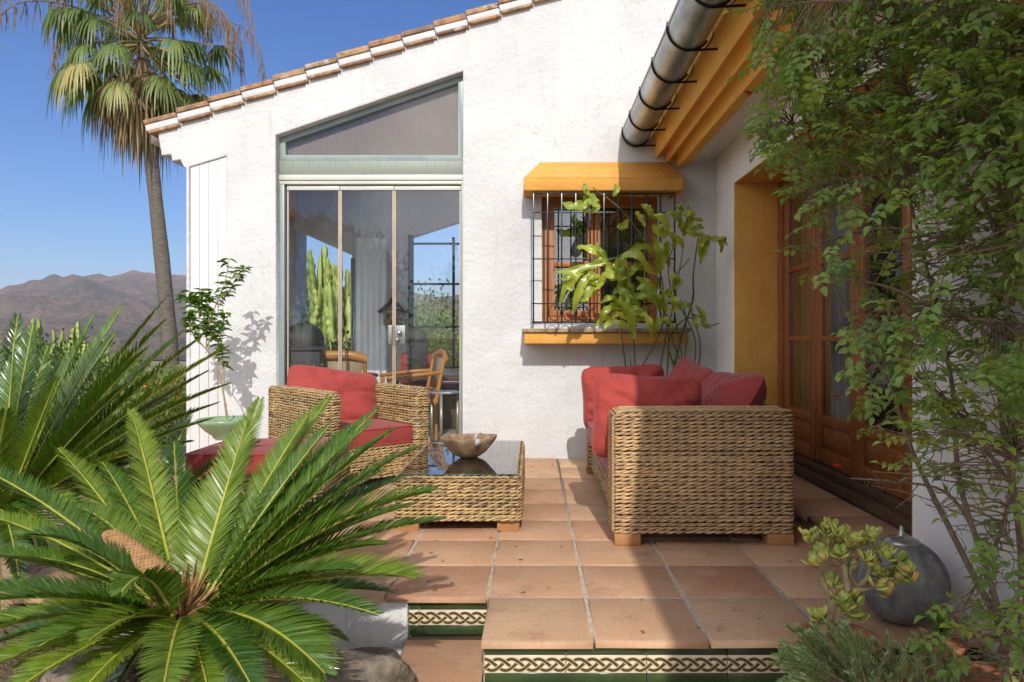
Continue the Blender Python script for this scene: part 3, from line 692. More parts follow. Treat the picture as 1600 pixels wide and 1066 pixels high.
riser(-.168, XR-.01, 2.428, -.026, -.166, .281, wx(0)*0+(884-VX)/F*2.43-.281)
riser(-.503, -.182, 2.832, -.026, -.166, .281, -.46)
b = MB(); b.box(-.166, XR-.012, 2.4395, 2.446, -.17, -.022); b.box(-.503, -.183, 2.8435, 2.8495, -.17, -.022); b.build('riser_grout', M['grout'], ter)

from mathutils import noise as mn0
# ================================================================ ground, mountains
def hgt(x, y):
    r = np.hypot(x, y)
    base = -.42-np.clip((r-9)/60, 0, 1)**1.3*14-np.clip((r-70)/800, 0, 1)*50
    return base
ga = np.concatenate([np.linspace(0, 2*pi, 97)])
gr_ = np.array([0, 1.5, 3, 5, 7, 9, 12, 16, 22, 30, 45, 70, 110, 180, 300, 600, 1200, 2500, 5000, 9000, 16000, 30000.])
rr_, aa_ = np.meshgrid(gr_, ga, indexing='ij')
xx, yy = rr_*np.cos(aa_), rr_*np.sin(aa_)
zz = hgt(xx, yy)
b = MB(); b.grid(np.stack([xx, yy, zz], -1))
def groundm():
    m = N('dry_ground').set(.98, 0, .05); g = m.geo()
    c = m.mix(m.ramp(m.noise(.02, 8, .7, g), [(.4, 0.), (.6, 1.)]), (.34,.26,.17,1), (.14,.15,.07,1))
    c = m.mix(m.ramp(m.noise(2.5, 6, .7, g), [(.45, 0.), (.62, 1.)]), c, (.24,.17,.11,1)); m.col(c)
    m.bump(m.noise(18, 6, .7, g), 1., .03); return m.m
g = b.build('ground', groundm(), None, smooth=True); tag(g, kind='structure')
bx_, by_ = np.meshgrid(np.linspace(-4.6, -.52, 90), np.linspace(1.35, 2.83, 50))
bz_ = np.vectorize(lambda x, y: -.36+.05*mn0.noise(Vector((x*2, y*2, 0)))+.02*mn0.noise(Vector((x*9, y*9, 0)))+.33*np.clip((-1.25-x)/.7, 0, 1)*np.clip((y-1.6)/.6, 0, 1))(bx_, by_)
bd_ = MB(); bd_.grid(np.stack([bx_, by_, bz_], -1)); o = bd_.build('garden_bed', M['soil'], None, smooth=True); tag(o, kind='structure')
gp = MB(); gp.box(-5.5, 1.5, -9, 1.45, -.60, -.33); o = gp.build('bounce_paving', simple('pale_bounce_paving', (.62,.53,.42,1), .9, 0, .2, 5, .15, .4, 30, .004), None, bevel=.01); tag(o, kind='structure')  # unseen pale paving, added to bounce warm light into the shade
def mountain(name, D, depth, prof, xr, seed, mat, rough=46):
    from mathutils import noise as mn
    px = np.array([p[0] for p in prof]); py = np.array([p[1] for p in prof])
    nx, ny = 420, 90
    xs = np.linspace(xr[0], xr[1], nx); V = np.zeros((ny, nx, 3))
    for j in range(ny):
        t = j/(ny-1); y = D-depth*(1-t)*1.0 if t <= 1 else D
        for i, x in enumerate(xs):
            pxx = VX+x/D*F; hz = (VY-np.interp(pxx, px, py))/F*D+60
            q = Vector((x/900+seed, y/900, 0)); rid = 0; am = 1
            for oc in range(6):
                rid += am*(1-abs(mn.noise(q)*2)); q = q*2.03; am *= .5
            e_ = (t**1.45)
            V[j, i] = (x, y, -60+hz*e_+(rid-1.15)*rough*3.2*(math.sin(pi*min(t*.96, 1))**.8)+(rid-1.1)*rough*.18*t)
    b = MB(); b.grid(V); o = b.build(name, mat, None, smooth=True); tag(o, kind='structure'); return o
def mountm(name, a, bb):
    m = N(name).set(1, 0, 0); g = m.geo()
    c = m.mix(m.ramp(m.noise(.0022, 8, .7, g), [(.42, 0.), (.58, 1.)]), a, bb)
    c = m.mix(m.ramp(m.noise(.03, 5, .8, g), [(.5, 0.), (.6, .7)]), c, (.05,.055,.03,1)); m.col(c)
    m.bump(m.noise(.012, 9, .78, g), 1, 70); return m.m
mm = mountm('mountain_rock', (.36,.22,.17,1), (.16,.14,.105,1))
mountain('mountains', 5200, 3300, [(-700,500),(-200,470),(0,461),(60,448),(100,441),(140,430),(155,424),(170,428),(185,425),(203,421),(222,424),(240,426),(262,428),(290,429),(340,436),(450,446),(560,450),(640,455),(680,462),(730,458),(900,470),(1500,490)], (-7600, 3500), 3.3, mm)
mountain('far_mountains', 14000, 4000, [(-700,450),(-60,452),(-20,456),(20,457),(40,454),(70,458),(200,470),(1500,490)], (-19000, 6000), 9.1, mm, 60)
# ================================================================ WICKER
def weave(mb, S, U, Vl, pitch=.0185, period=.094, rad=.0052, a=.0038, bb=.0046, flip=1, u0=0, seg=11, jit=.30, tone=0):
    n = max(int(U/period*seg), 6); u = np.linspace(0, U, n); rows = max(int(round(Vl/pitch)), 1); ph0 = rnd(0, 6)
    e = 1e-3; ang = np.arange(5)/5*2*pi
    for r in range(rows):
        v0 = (r+.5)*Vl/rows+random.gauss(0, .0011); rf = rnd(.88, 1.10); rp = ph0+random.gauss(0, jit); k = 2*pi/period
        for s in (0, 1):
            ph = k*(u+u0)+s*pi+rp+.35*np.sin(u*9+r)
            v = v0+bb*np.sin(ph)+.0012*np.sin(u*31+r*2.1)
            p = S(u, v); du = (S(u+e, v)-S(u-e, v)); dv = (S(u, v+e)-S(u, v-e))
            nn = np.cross(du, dv)*flip; nn /= np.linalg.norm(nn, axis=1)[:, None]+1e-12; dv /= np.linalg.norm(dv, axis=1)[:, None]+1e-12
            p = p+nn*(a*np.cos(ph))[:, None]
            R = (rad*rf*(.82+.3*np.clip(np.cos(ph), 0, 1)))[:, None, None]
            V = p[:, None]+R*(np.cos(ang)[None,:,None]*nn[:,None]+1.1*np.sin(ang)[None,:,None]*dv[:,None])
            base = random.random()*.55+.1
            cell = np.floor((ph[:-1]+pi/2)/pi).astype(int); tb_ = np.array([rnd(0, .45) for _ in range(int(cell.max()-cell.min())+1)])
            rr = np.clip(base+tb_[cell-cell.min()]+tone, 0, 1)
            i = np.arange(n-1)[:, None]*5; j = np.arange(5)[None]; kk = (j+1) % 5
            Q = np.stack([i+j, i+kk, i+5+kk, i+5+j], -1).reshape(-1, 4)
            mb.add(V.reshape(-1, 3), Q, np.repeat(rr, 5))
def rrect(x0, x1, y0, y1, r):
    pts = []
    for cx, cy, a0 in ((x1-r, y0+r, -90), (x1-r, y1-r, 0), (x0+r, y1-r, 90), (x0+r, y0+r, 180)):
        for t in np.linspace(radians(a0), radians(a0+90), 7): pts.append((cx+r*cos(t), cy+r*sin(t)))
    pts.append(pts[0]); return np.array(pts)
def braid(mb, pts, up, r=.0055, period=.05):
    pts = np.asarray(pts); d = np.linalg.norm(np.diff(pts, axis=0), axis=1); s = np.concatenate([[0], np.cumsum(d)])
    n = int(s[-1]/period*8)+4; u = np.linspace(0, s[-1], n); p = np.stack([np.interp(u, s, pts[:, k]) for k in range(3)], 1)
    T = np.gradient(p, axis=0); T /= np.linalg.norm(T, axis=1)[:, None]; up = np.broadcast_to(np.asarray(up, float), T.shape)
    B = np.cross(T, up); B /= np.linalg.norm(B, axis=1)[:, None]+1e-9
    for k in range(3):
        ph = 2*pi*u/period+k*2*pi/3
        mb.tube(p+B*(np.sin(ph)*.009)[:, None]+up*(np.cos(ph)*.005)[:, None], r, 5, rnd(.3,.9), cap=False)
def wicker_block(name, x0, x1, y0, y1, z0, z1, parent, mat, r=.03, rt=.022, top=True, sides='all', pitch=.0185, period=.094, tone=0, toprad=None):
    mb = MB(); loop = rrect(x0, x1, y0, y1, r)
    d = np.linalg.norm(np.diff(loop, axis=0), axis=1); s = np.concatenate([[0], np.cumsum(d)]); Lp = s[-1]
    cx, cy = (x0+x1)/2, (y0+y1)/2
    def S(u, v):
        uu = np.mod(u, Lp); x = np.interp(uu, s, loop[:, 0]); y = np.interp(uu, s, loop[:, 1])
        h = z1-z0-rt; over = np.clip(v-h, 0, rt*pi/2); th = over/rt
        ins = rt*(1-np.cos(th)); z = z0+np.minimum(v, h)+rt*np.sin(th)
        sx = (x1-x0-2*ins)/(x1-x0); sy = (y1-y0-2*ins)/(y1-y0)
        return np.stack([cx+(x-cx)*sx, cy+(y-cy)*sy, z], 1)
    weave(mb, S, Lp, z1-z0-rt+rt*pi/2, pitch, period, tone=tone)
    if top:
        lx, ly = x1-x0-2*rt, y1-y0-2*rt
        if lx > ly: S2 = lambda u, v: np.stack([x0+rt+u, y0+rt+v, np.full_like(u, z1)], 1); weave(mb, S2, lx, ly, pitch, period, tone=tone)
        else: S2 = lambda u, v: np.stack([x0+rt+v, y0+rt+u, np.full_like(u, z1)], 1); weave(mb, S2, ly, lx, pitch, period, flip=-1, tone=tone)
    o = mb.build(name, mat, parent, smooth=True)
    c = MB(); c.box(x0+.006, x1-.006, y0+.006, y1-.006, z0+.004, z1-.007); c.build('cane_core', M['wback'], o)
    return o
def foot(x, y, parent, w=.065, h=.06, d=.05):
    b = MB(); b.box(x-w, x+w, y-d, y+d, .001, h); b.build('foot', M['foot_wood'], parent, bevel=.003)

from mathutils import noise as MN
def pillow(name, w_, h_, t_, seed, mat, loc, rot, label, group=None, sag=.0, pinch=.06, cat='cushion', fold=0.0):
    n = 46; g = np.linspace(-1, 1, n); u, v = np.meshgrid(g, g, indexing='ij')
    su = np.sign(u)*np.abs(u)**.85; sv = np.sign(v)*np.abs(v)**.85
    x = w_/2*su*(1-pinch*(1-sv**2))*(1-.10*np.abs(sv)**6); z = h_/2*sv*(1-pinch*(1-su**2))*(1-.10*np.abs(su)**6)
    T = t_/2*((1-np.abs(su)**3.6).clip(0)**.5)*((1-np.abs(sv)**3.6).clip(0)**.5)
    T = T*(1-.22*sag*sv)
    wr = np.zeros_like(u)
    for i in range(n):
        for j in range(n):
            a = math.atan2(sv[i,j], su[i,j]); rr = math.hypot(su[i,j], sv[i,j])
            wr[i,j] = MN.noise(Vector((3.2*cos(a)+seed, 3.2*sin(a), rr*.8)))*min(rr, 1)**1.5*.040+MN.noise(Vector((su[i,j]*2+seed, sv[i,j]*2, 5)))*.022
            wr[i,j] += .010*abs(MN.noise(Vector((su[i,j]*3.5+sv[i,j]*5+seed, sv[i,j]*1.2-su[i,j]*2, 8))))*-2.2
    k = (T/(t_/2))**.7
    b = MB()
    f = np.stack([x, -T-wr*k, z], -1); bk = np.stack([x, T+wr[::-1]*k*.7, z], -1)
    if fold: 
        for A in (f, bk): A[..., 1] += fold*(A[..., 2]/h_+.5)**2*h_
    b.grid(f); b.grid(bk[::-1])
    o = empty(name, label, cat, group)
    c = b.build('cover', mat, o, smooth=True)
    e = np.concatenate([f[:, 0], f[-1, :], f[::-1, -1], f[0, ::-1]])
    p = MB(); p.tube(e, .0045, 6, cap=False); p.build('piping', mat, o, smooth=True)
    o.location = loc; o.rotation_euler = rot
    return o
def box_cushion(name, sx_, sy_, sz_, mat, loc, rotz, label, group=None, seed=1.0):
    n = 28
    def face(fn): return fn
    o = empty(name, label, 'seat cushion', group); b = MB(); r = .028
    g = np.linspace(-1, 1, n)
    def puff(u, v): return ((1-u**4).clip(0)*(1-v**4).clip(0))**.6
    u, v = np.meshgrid(g, g, indexing='ij')
    nz = np.array([[MN.noise(Vector((a*2.4+seed, c*2.4, seed))) for c in g] for a in g])
    rim = 1-.0*u
    for sgn in (1, -1):
        z = sgn*(sz_/2+.016*puff(u, v)+.008*nz*puff(u, v))
        V = np.stack([u*(sx_/2-.006), v*(sy_/2-.006), z], -1)
        b.grid(V if sgn > 0 else V[::-1])
    loop = rrect(-sx_/2, sx_/2, -sy_/2, sy_/2, .03)
    # subdivided side band with a gentle bulge
    P2 = []; 
    for a_, c_ in zip(loop[:-1], loop[1:]):
        m = max(int(np.linalg.norm(c_-a_)/.03), 1)
        for t in range(m): P2.append(a_+(c_-a_)*t/m)
    P2 = np.array(P2); rows = []
    for zz in np.linspace(-1, 1, 7):
        sc = 1+.012*(1-zz**2)/max(sx_, .3)*.6
        w0 = np.array([1+.004*MN.noise(Vector((p[0]*9+seed, p[1]*9, zz*2))) for p in P2])[:, None]
        q = P2*sc*w0; rows.append(np.concatenate([q, np.full((len(q), 1), zz*sz_/2)], 1))
    b.grid(np.array(rows), closeu=True)
    b.build('cover', mat, o, smooth=True)
    p = MB()
    for zz in (-1, 1):
        e = np.concatenate([P2, P2[:1]]); p.tube(np.concatenate([e, np.full((len(e), 1), zz*sz_/2)], 1), .0055, 6, cap=False)
    p.build('piping', mat, o, smooth=True)
    o.location = loc; o.rotation_euler = (0, 0, rotz); return o

# ---- sofa
sofa = empty('wicker_sofa', 'large woven cane sofa with box arms standing in the half shade beside the wooden doors', 'sofa')
W2 = M['wicker_sofa']
wicker_block('armrest', .405, 1.305, 3.48, 3.675, .06, .667, sofa, W2)
wicker_block('armrest', .415, 1.305, 5.225, 5.42, .06, .667, sofa, W2, pitch=.026)
wicker_block('backrest', 1.125, 1.305, 3.677, 5.223, .06, .662, sofa, W2, pitch=.026)
wicker_block('seat_base', .445, 1.12, 3.68, 4.448, .06, .295, sofa, M['wicker'], top=False, pitch=.02, r=.015)
wicker_block('seat_base', .445, 1.12, 4.454, 5.22, .06, .295, sofa, M['wicker'], top=False, pitch=.02, r=.015)
b = MB()   # braided edges of the near arm front
for y in (3.497, 3.658): braid(b, [(.402, y, .07), (.402, y, .63), (.418, y, .655), (.46, y, .672), (.9, y, .674), (1.29, y, .673)], (-.5, 0, .6) if True else 0)
b.build('edge_braid', W2, sofa, smooth=True)
for x in (.475, 1.24):
    for y in (3.53, 5.37): foot(x, y, sofa)
gsc = 'seat cushions of the sofa'
box_cushion('seat_cushion', .70, .755, .12, M['red'], (.755, 4.066, .362), 0, 'red seat cushion on the sofa, the one next to the near armrest', gsc, 1.3)
box_cushion('seat_cushion', .70, .755, .12, M['red'], (.755, 4.838, .362), 0, 'red seat cushion on the sofa, the one farther back by the house wall', gsc, 4.3)
gp = 'red scatter cushions on the sofa'
pillow('scatter_cushion', .62, .47, .22, 2.2, M['red2'], (.625, 3.80, .605), (radians(-8), radians(3), radians(4)), 'half sunlit red cushion propped inside the near armrest of the sofa, hanging over its front', gp, 1)
pillow('scatter_cushion', .62, .48, .20, 7.7, M['red2'], (.665, 5.10, .60), (radians(6), radians(-3), radians(-3)), 'red cushion propped against the far armrest of the sofa below the barred window', gp, 1)
pillow('scatter_cushion', .72, .52, .24, 11.1, M['red'], (1.075, 4.83, .625), (radians(-16), radians(7), radians(-86)), 'shaded red cushion peaking over the far half of the sofa back', gp, 1, pinch=.10)
pillow('scatter_cushion', .80, .54, .30, 15.4, M['red'], (1.10, 4.08, .60), (radians(-30), radians(-2), radians(-88)), 'shaded red cushion slumped over the near half of the sofa back', gp, 1, pinch=.07)
# ---- coffee table
tab = empty('wicker_coffee_table', 'low woven cane coffee table with a glass top in the sun', 'coffee table')
wicker_block('table_body', -.735, -.062, 3.71, 4.97, .06, .298, tab, M['wicker'], pitch=.0195, period=.082, rt=.014, tone=-.05)
for x in (-.67, -.13):
    for y in (3.79, 4.89): foot(x, y, tab, .06, .062)
b = MB(); b.add([(-.715,3.722,.3105),(-.085,3.722,.3105),(-.085,4.955,.3105),(-.715,4.955,.3105)], [(0,1,2,3)]); b.build('glass_top', M['table_glass'], tab)
b = MB(); b.box(-.715,-.085,3.7215,3.7245,.3045,.3103); b.box(-.0865,-.0845,3.725,4.955,.3045,.3103); b.build('glass_edge', simple('green_glass_edge', (.05,.12,.11,1), .1), tab)
# ---- bowl
bw = empty('wooden_bowl', 'angular dark wooden dough bowl on the glass of the coffee table', 'bowl', loc=(-.385, 4.24, .312))
def octo(prof, jitter=0):
    th = np.arange(6)/6*2*pi+radians(22)
    return np.array([[(q*cos(t)*1.04, q*sin(t)*.95, z+(.006*sin(t*2+1) if z > .06 else 0)) for t in th] for q, z in prof])
b = MB(); b.grid(octo([(.0,.0),(.05,.0),(.078,.014),(.105,.030),(.168,.098),(.175,.120),(.158,.128),(.150,.120),(.095,.048),(.06,.030),(0,.028)]), closeu=True)
b.build('bowl_body', M['bowl'], bw, bevel=.0025)
tin = simple('tin_patch', (.50,.50,.50,1), .7, .1, .5, 40, .4, .4, 60, .002)
b = MB()
for a0 in (radians(-68), radians(75)):
    c, s_ = cos(a0), sin(a0); r0, r1 = .1885, .176
    q = lambda r, dt, z: ((r*cos(a0+dt))*1.04, (r*sin(a0+dt))*.95, z)
    b.add([q(.166,-.10,.092), q(.166,.10,.092), q(.173,.10,.125), q(.173,-.10,.125), q(.150,.10,.129), q(.150,-.10,.129), q(.118,.10,.08), q(.118,-.10,.08)], [(0,1,2,3),(3,2,4,5),(5,4,6,7)])
b.build('tin_patch', tin, bw, solid=.003)
# ---- ottoman
ot = empty('wicker_ottoman', 'long low woven cane ottoman in front of the armchair behind the cycad', 'ottoman')
wicker_block('ottoman_body', -1.86, -1.12, 3.72, 4.30, .06, .305, ot, M['wicker'], pitch=.0225, top=False)
for x in (-1.79, -1.185):
    for y in (3.78, 4.24): foot(x, y, ot)
box_cushion('seat_cushion', .735, .575, .10, M['red'], (-1.49, 4.01, .362), 0, 'flat red cushion lying on the ottoman', 'cushions of armchair and ottoman', 9)
# ---- armchair
ac = empty('wicker_armchair', 'deep woven cane armchair turned at an angle in front of the glass door', 'armchair', loc=(-1.39, 5.22, 0)); ac.rotation_euler = (0, 0, .72)
wicker_block('armrest', -.405, -.285, -.5, .36, .06, .668, ac, M['wicker'], tone=.03)
wicker_block('armrest', .285, .405, -.5, .36, .06, .668, ac, M['wicker'], tone=.03)
wicker_block('backrest', -.405, .405, .362, .49, .06, .664, ac, M['wicker'])
wicker_block('seat_base', -.283, .283, -.485, .36, .06, .285, ac, M['wicker'], top=False, r=.01)
for x in (-.34, .34):
    for y in (-.43, .43): foot(x, y, ac)
box_cushion('seat_cushion', .56, .84, .115, M['red'], (-1.39+.045, 5.22-.05, .345), .72, 'thick red seat cushion on the angled armchair', 'cushions of armchair and ottoman', 14)
pillow('back_cushion', .70, .47, .21, 21, M['red'], (-1.53, 5.34, .585), (radians(-26), radians(9), .40), 'large red back cushion leaning in the angled armchair', None, 1, .04)

# ================================================================ THINGS INSIDE THE GLAZED ROOM
dk = simple('blackened_pierced_metal', (.035,.037,.04,1), .45, .4, .6, 60, .4, .8, 120, .006)
def lantern(loc, s, rz, label, tall=1.0):
    o = empty('moroccan_lantern', label, 'lantern', 'pierced metal lanterns indoors', loc); o.scale = (s, s, s); o.rotation_euler = (0, 0, rz)
    b = MB(); w_ = .16; hb = .46*tall
    b.box(-w_, w_, -w_, w_, .03, hb); b.box(-w_-.02, w_+.02, -w_-.02, w_+.02, hb+.001, hb+.03); b.box(-w_-.02, w_+.02, -w_-.02, w_+.02, 0, .029)
    b.build('lantern_body', dk, o, bevel=.006)
    b = MB()   # studs and rosettes in relief
    for f in range(4):
        for zc in np.arange(.10, hb-.04, .115):
            for k in range(12):
                t = k/12*2*pi
                for rr in (.022, .044):
                    x, z = rr*cos(t), zc+rr*sin(t); v = [(x, -w_-.004, z), (w_+.004, x, z), (x, w_+.004, z), (-w_-.004, x, z)][f]
                    b.box(v[0]-.006, v[0]+.006, v[1]-.006, v[1]+.006, v[2]-.006, v[2]+.006)
            for dx in (-.11, .11):
                v = [(dx, -w_-.004, zc), (w_+.004, dx, zc), (dx, w_+.004, zc), (-w_-.004, dx, zc)][f]; b.box(v[0]-.009, v[0]+.009, v[1]-.009, v[1]+.009, v[2]-.03, v[2]+.03)
    b.build('pierced_rosettes', simple('worn_metal_edge', (.16,.16,.16,1), .35, .8), o)
    b = MB(); th = np.linspace(0, pi/2, 12)
    prof = [(.172*cos(t)**.75 if t < pi/2 else .0, hb+.035+.20*sin(t)) for t in th]
    b.lathe((0,0,0), prof, 24); b.build('lantern_dome', dk, o, smooth=True)
    b = MB()
    for k in range(12):
        a_ = k/12*2*pi; b.tube([(.176*cos(t)**.75*cos(a_) if t < pi/2-.01 else 0, .176*cos(t)**.75*sin(a_) if t < pi/2-.01 else 0, hb+.036+.203*sin(t)) for t in th], .004, 5)
    b.build('dome_ribs', dk, o, smooth=True)
    b = MB(); z0 = hb+.235
    b.lathe((0,0,0), [(.01,z0-.005),(.035,z0+.01),(.012,z0+.03),(.012,z0+.05),(.032,z0+.07),(.012,z0+.09),(.008,z0+.13),(.002,z0+.15)], 14); b.build('finial', dk, o, smooth=True)
    return o
lantern((P(475,560,6.36)[0], 6.36, .44), 1.04, .15, 'large black pierced lantern with domed top just behind the left glass pane')
lantern((P(652,560,7.6)[0], 7.6, .62), .62, .3, 'smaller dark domed lantern in front of the black framed window', 1.3)
b = MB(); b.lathe((P(475,560,6.42)[0], 6.42, 0), [(.19,0),(.19,.435),(.0,.438)], 20, cap=True)
o = b.build('lantern_stool', M['dark_wood'], None, bevel=.003); tag(o, 'low dark stool under the large black lantern indoors', 'stool')
o = empty('side_stand', 'low dark stand under the smaller lantern indoors', 'stand')
b = MB(); cx = P(652,560,7.6)[0]; b.box(cx-.3, cx+.8, 7.45, 7.9, .57, .615); b.build('stand_top', M['dark_wood'], o, bevel=.003)
for x in (cx-.27, cx+.77):
    for y in (7.48, 7.87): b = MB(); b.box(x-.02, x+.02, y-.02, y+.02, -.005, .569); b.build('leg', M['dark_wood'], o)
cane = simple('woven_cane_panel', (.55,.42,.26,1), .7, 0, .3, 200, .7)
def wood_chair(loc, rz, label):
    o = empty('wooden_armchair', label, 'armchair', 'honey coloured wooden chairs indoors', loc); o.rotation_euler = (0, 0, rz); m = M['chair_wood']
    for x in (-.25, .25):
        b = MB(); b.tube([(x, .22, 0), (x*.98, .23, .45), (x*.96, .31, .86)], [.018,.022,.018], 8); b.build('leg', m, o, smooth=True)
        b = MB(); b.tube([(x, -.24, 0), (x, -.23, .45), (x*1.02, -.21, .64)], [.016,.021,.018], 8); b.build('leg', m, o, smooth=True)
        b = MB(); b.tube(spline([(x*.97,.27,.70),(x*1.18,.12,.69),(x*1.22,-.1,.67),(x*1.08,-.24,.655)], 8), .020, 8); b.build('arm', m, o, smooth=True)
    b = MB(); b.tube(spline([(-.26,.31,.84),(-.13,.33,.875),(0,.335,.88),(.13,.33,.875),(.26,.31,.84)], 8), .028, 8, flat=1.5); b.tube([(-.24,.25,.52),(.24,.25,.52)], .018, 8); b.build('back_rail', m, o, smooth=True)
    b = MB(); b.obox((0,.285,.69), (.215,0,0), (0,.003,0), (0,.03,.15)); b.build('cane_back', cane, o)
    b = MB(); b.box(-.25, .25, -.24, .24, .40, .445); b.build('seat', m, o, bevel=.01)
    b = MB(); b.box(-.23, .23, -.23, .21, .446, .52); b.build('seat_pad', M['red'], o, bevel=.025, segs=3)
    return o
wood_chair((P(545,600,6.95)[0], 6.75, -.005), radians(178+8), 'wooden armchair with cane back turned away from the glass door')
wood_chair((P(640,600,6.9)[0]-.02, 6.95, -.005), radians(-70), 'wooden armchair seen from the side behind the right glass pane')
o = empty('steel_side_table', 'small steel side table with glass top just inside the right glass pane', 'side table', loc=(P(693,613,6.45)[0], 6.45, -.005))
th = np.arange(6)/6*2*pi
b = MB(); b.add([(.17*cos(t), .17*sin(t), .53) for t in th]+[(.17*cos(t), .17*sin(t), .545) for t in th], [tuple(range(6))[::-1], tuple(range(6, 12))]+[(i, (i+1)%6, (i+1)%6+6, i+6) for i in range(6)]); b.build('table_top', simple('pale_metal', (.5,.5,.46,1), .3, .6), o, bevel=.002)
for t in th[::2]: b = MB(); x, y = .14*cos(t+.5), .14*sin(t+.5); b.box(x-.013, x+.013, y-.013, y+.013, 0, .529); b.build('leg', simple('pale_metal_leg', (.45,.44,.38,1), .35, .5), o)
o = empty('wall_birdhouse', 'small gabled wooden house hanging on the indoor wall', 'birdhouse', loc=(P(612,490,8.35)[0], 8.42, P(612,490,8.35)[2]))
b = MB(); b.box(-.10, .10, -.08, .08, -.14, .05); b.build('house_box', M['bowl'], o); b = MB(); b.obox((-.07,0,.10), (.09,0,.085), (0,.10,0), (-.006,0,.006)); b.obox((.07,0,.10), (.09,0,-.085), (0,.10,0), (.006,0,.006)); b.build('pitched_roof', M['dark_wood'], o)
b = MB(); 
for x in (-.04, .04): b.box(x-.02, x+.02, -.085, -.079, -.08, 0)
b.build('opening', M['black'], o)
o = empty('daybed', 'dark upholstered daybed with cushions below the black framed window', 'daybed')
b = MB(); b.box(P(640,1,8.2)[0], .6, 7.95, 8.5, -.004, .36); b.build('bed_base', M['wback'], o, bevel=.02)
b = MB(); b.box(P(642,1,8.2)[0], .58, 7.97, 8.48, .361, .50); b.build('mattress', simple('plum_fabric', (.07,.025,.05,1), .9), o, bevel=.04, segs=3)
pillow('scatter_cushion', .5, .4, .18, 31, M['red'], (P(655,1,8.1)[0], 8.2, .67), (-.3, 0, .1), 'dull red cushion on the dark daybed indoors', None, 1)
# ================================================================ PLANTS
def proj(p): return (VX+F*p[0]/p[1], VY+F*(H-p[2])/p[1])
# leaf templates: x along length 0..1, y half width, z curl
def strip(nseg, wf, curl=0., vfold=0.):
    V = []; Fs = []
    for i in range(nseg+1):
        t = i/nseg; w_ = wf(t); z = -curl*t*t
        V += [(t, -w_, z+vfold*w_), (t, 0, z), (t, w_, z+vfold*w_)]
    for i in range(nseg):
        a = 3*i; Fs += [(a, a+3, a+4, a+1), (a+1, a+4, a+5, a+2)]
    return np.array(V), np.array(Fs)
def strip1(nseg, wf, curl):
    V = []; Fs = []
    for i in range(nseg+1):
        t = i/nseg; V += [(t, -wf(t), -curl*t*t), (t, wf(t), -curl*t*t)]
    for i in range(nseg): a = 2*i; Fs.append((a, a+2, a+3, a+1))
    return np.array(V), np.array(Fs)
def frond(parent, C0, tip, bulge, seed, width=.15, nl=82, mat='cycad', side=0, stiff=.60, wl=.0029):
    C0 = np.asarray(C0); tip = np.asarray(tip); Lf = np.linalg.norm(tip-C0)
    mid = C0+(tip-C0)*.5+np.array([0, 0, 1])*bulge*Lf+np.array([side, 0, 0])
    n = 34; c = bez(C0, mid, tip, n)
    s = np.concatenate([[0], np.cumsum(np.linalg.norm(np.diff(c, axis=0), axis=1))]); Lt = s[-1]
    rm = MB(); rm.tube(c, np.linspace(.0075, .0016, n), 6, .5)
    t = np.linspace(.10, .995, nl); p = np.stack([np.interp(t*Lt, s, c[:, k]) for k in range(3)], 1)
    T = np.gradient(c, axis=0); T /= np.linalg.norm(T, axis=1)[:, None]
    T = np.stack([np.interp(t*Lt, s, T[:, k]) for k in range(3)], 1); T /= np.linalg.norm(T, axis=1)[:, None]
    out = nrm([tip[0]-C0[0], tip[1]-C0[1], 0]); up = np.array([0, 0, 1.])-.35*out
    N_ = up-T*(T@up)[:, None]; N_ /= np.linalg.norm(N_, axis=1)[:, None]
    B_ = np.cross(T, N_)
    prof = np.interp(t, [.1, .2, .42, .7, .88, 1.], [.38, .78, 1., .92, .62, .22])*width
    fw = np.interp(t, [.1, .4, .8, 1.], [.45, .85, 1.35, 2.2])
    TV, TF = strip1(4, lambda q: (.5+.5*min(q*6, 1))*(1-q**3.2)+.02, .0)
    lm = MB(); O, D, Ls, U = [], [], [], []
    for sg in (-1, 1):
        j = rng.normal(0, .045, (nl, 3))
        d = B_*sg*.93+N_*(stiff+rng.normal(0, .03, nl)[:, None])+T*fw[:, None]+j; d /= np.linalg.norm(d, axis=1)[:, None]
        O.append(p+B_*sg*.004); D.append(d); Ls.append(prof*rng.uniform(.84, 1.06, nl)); U.append(N_+B_*(-sg)*(.5+rng.normal(0, .35, nl)[:, None])+T*rng.normal(0, .25, nl)[:, None])
    O, D, Ls, U = map(np.concatenate, (O, D, Ls, U))
    Fm = frames(D, U)
    Cv = TV.copy()
    V = Cv[None]*np.stack([Ls, np.full_like(Ls, wl), Ls], 1)[:, None, :]
    V[:, :, 2] -= (.16*Cv[:, 0]**2)[None]*Ls[:, None]            # gentle droop of the leaflet tips
    W = np.einsum('nvi,nij->nvj', V, Fm)+O[:, None]
    Q = (TF[None]+(np.arange(len(O))*len(TV))[:, None, None]).reshape(-1, 4)
    base = random.random()
    lm.add(W.reshape(-1, 3), Q, np.repeat(np.clip(base*.45+rng.random(len(O))*.55, 0, 1), len(TF)))
    f = lm.build('frond', M[mat], parent, smooth=True); rm.build('rachis', M['rachis'], f, smooth=True)
    return f
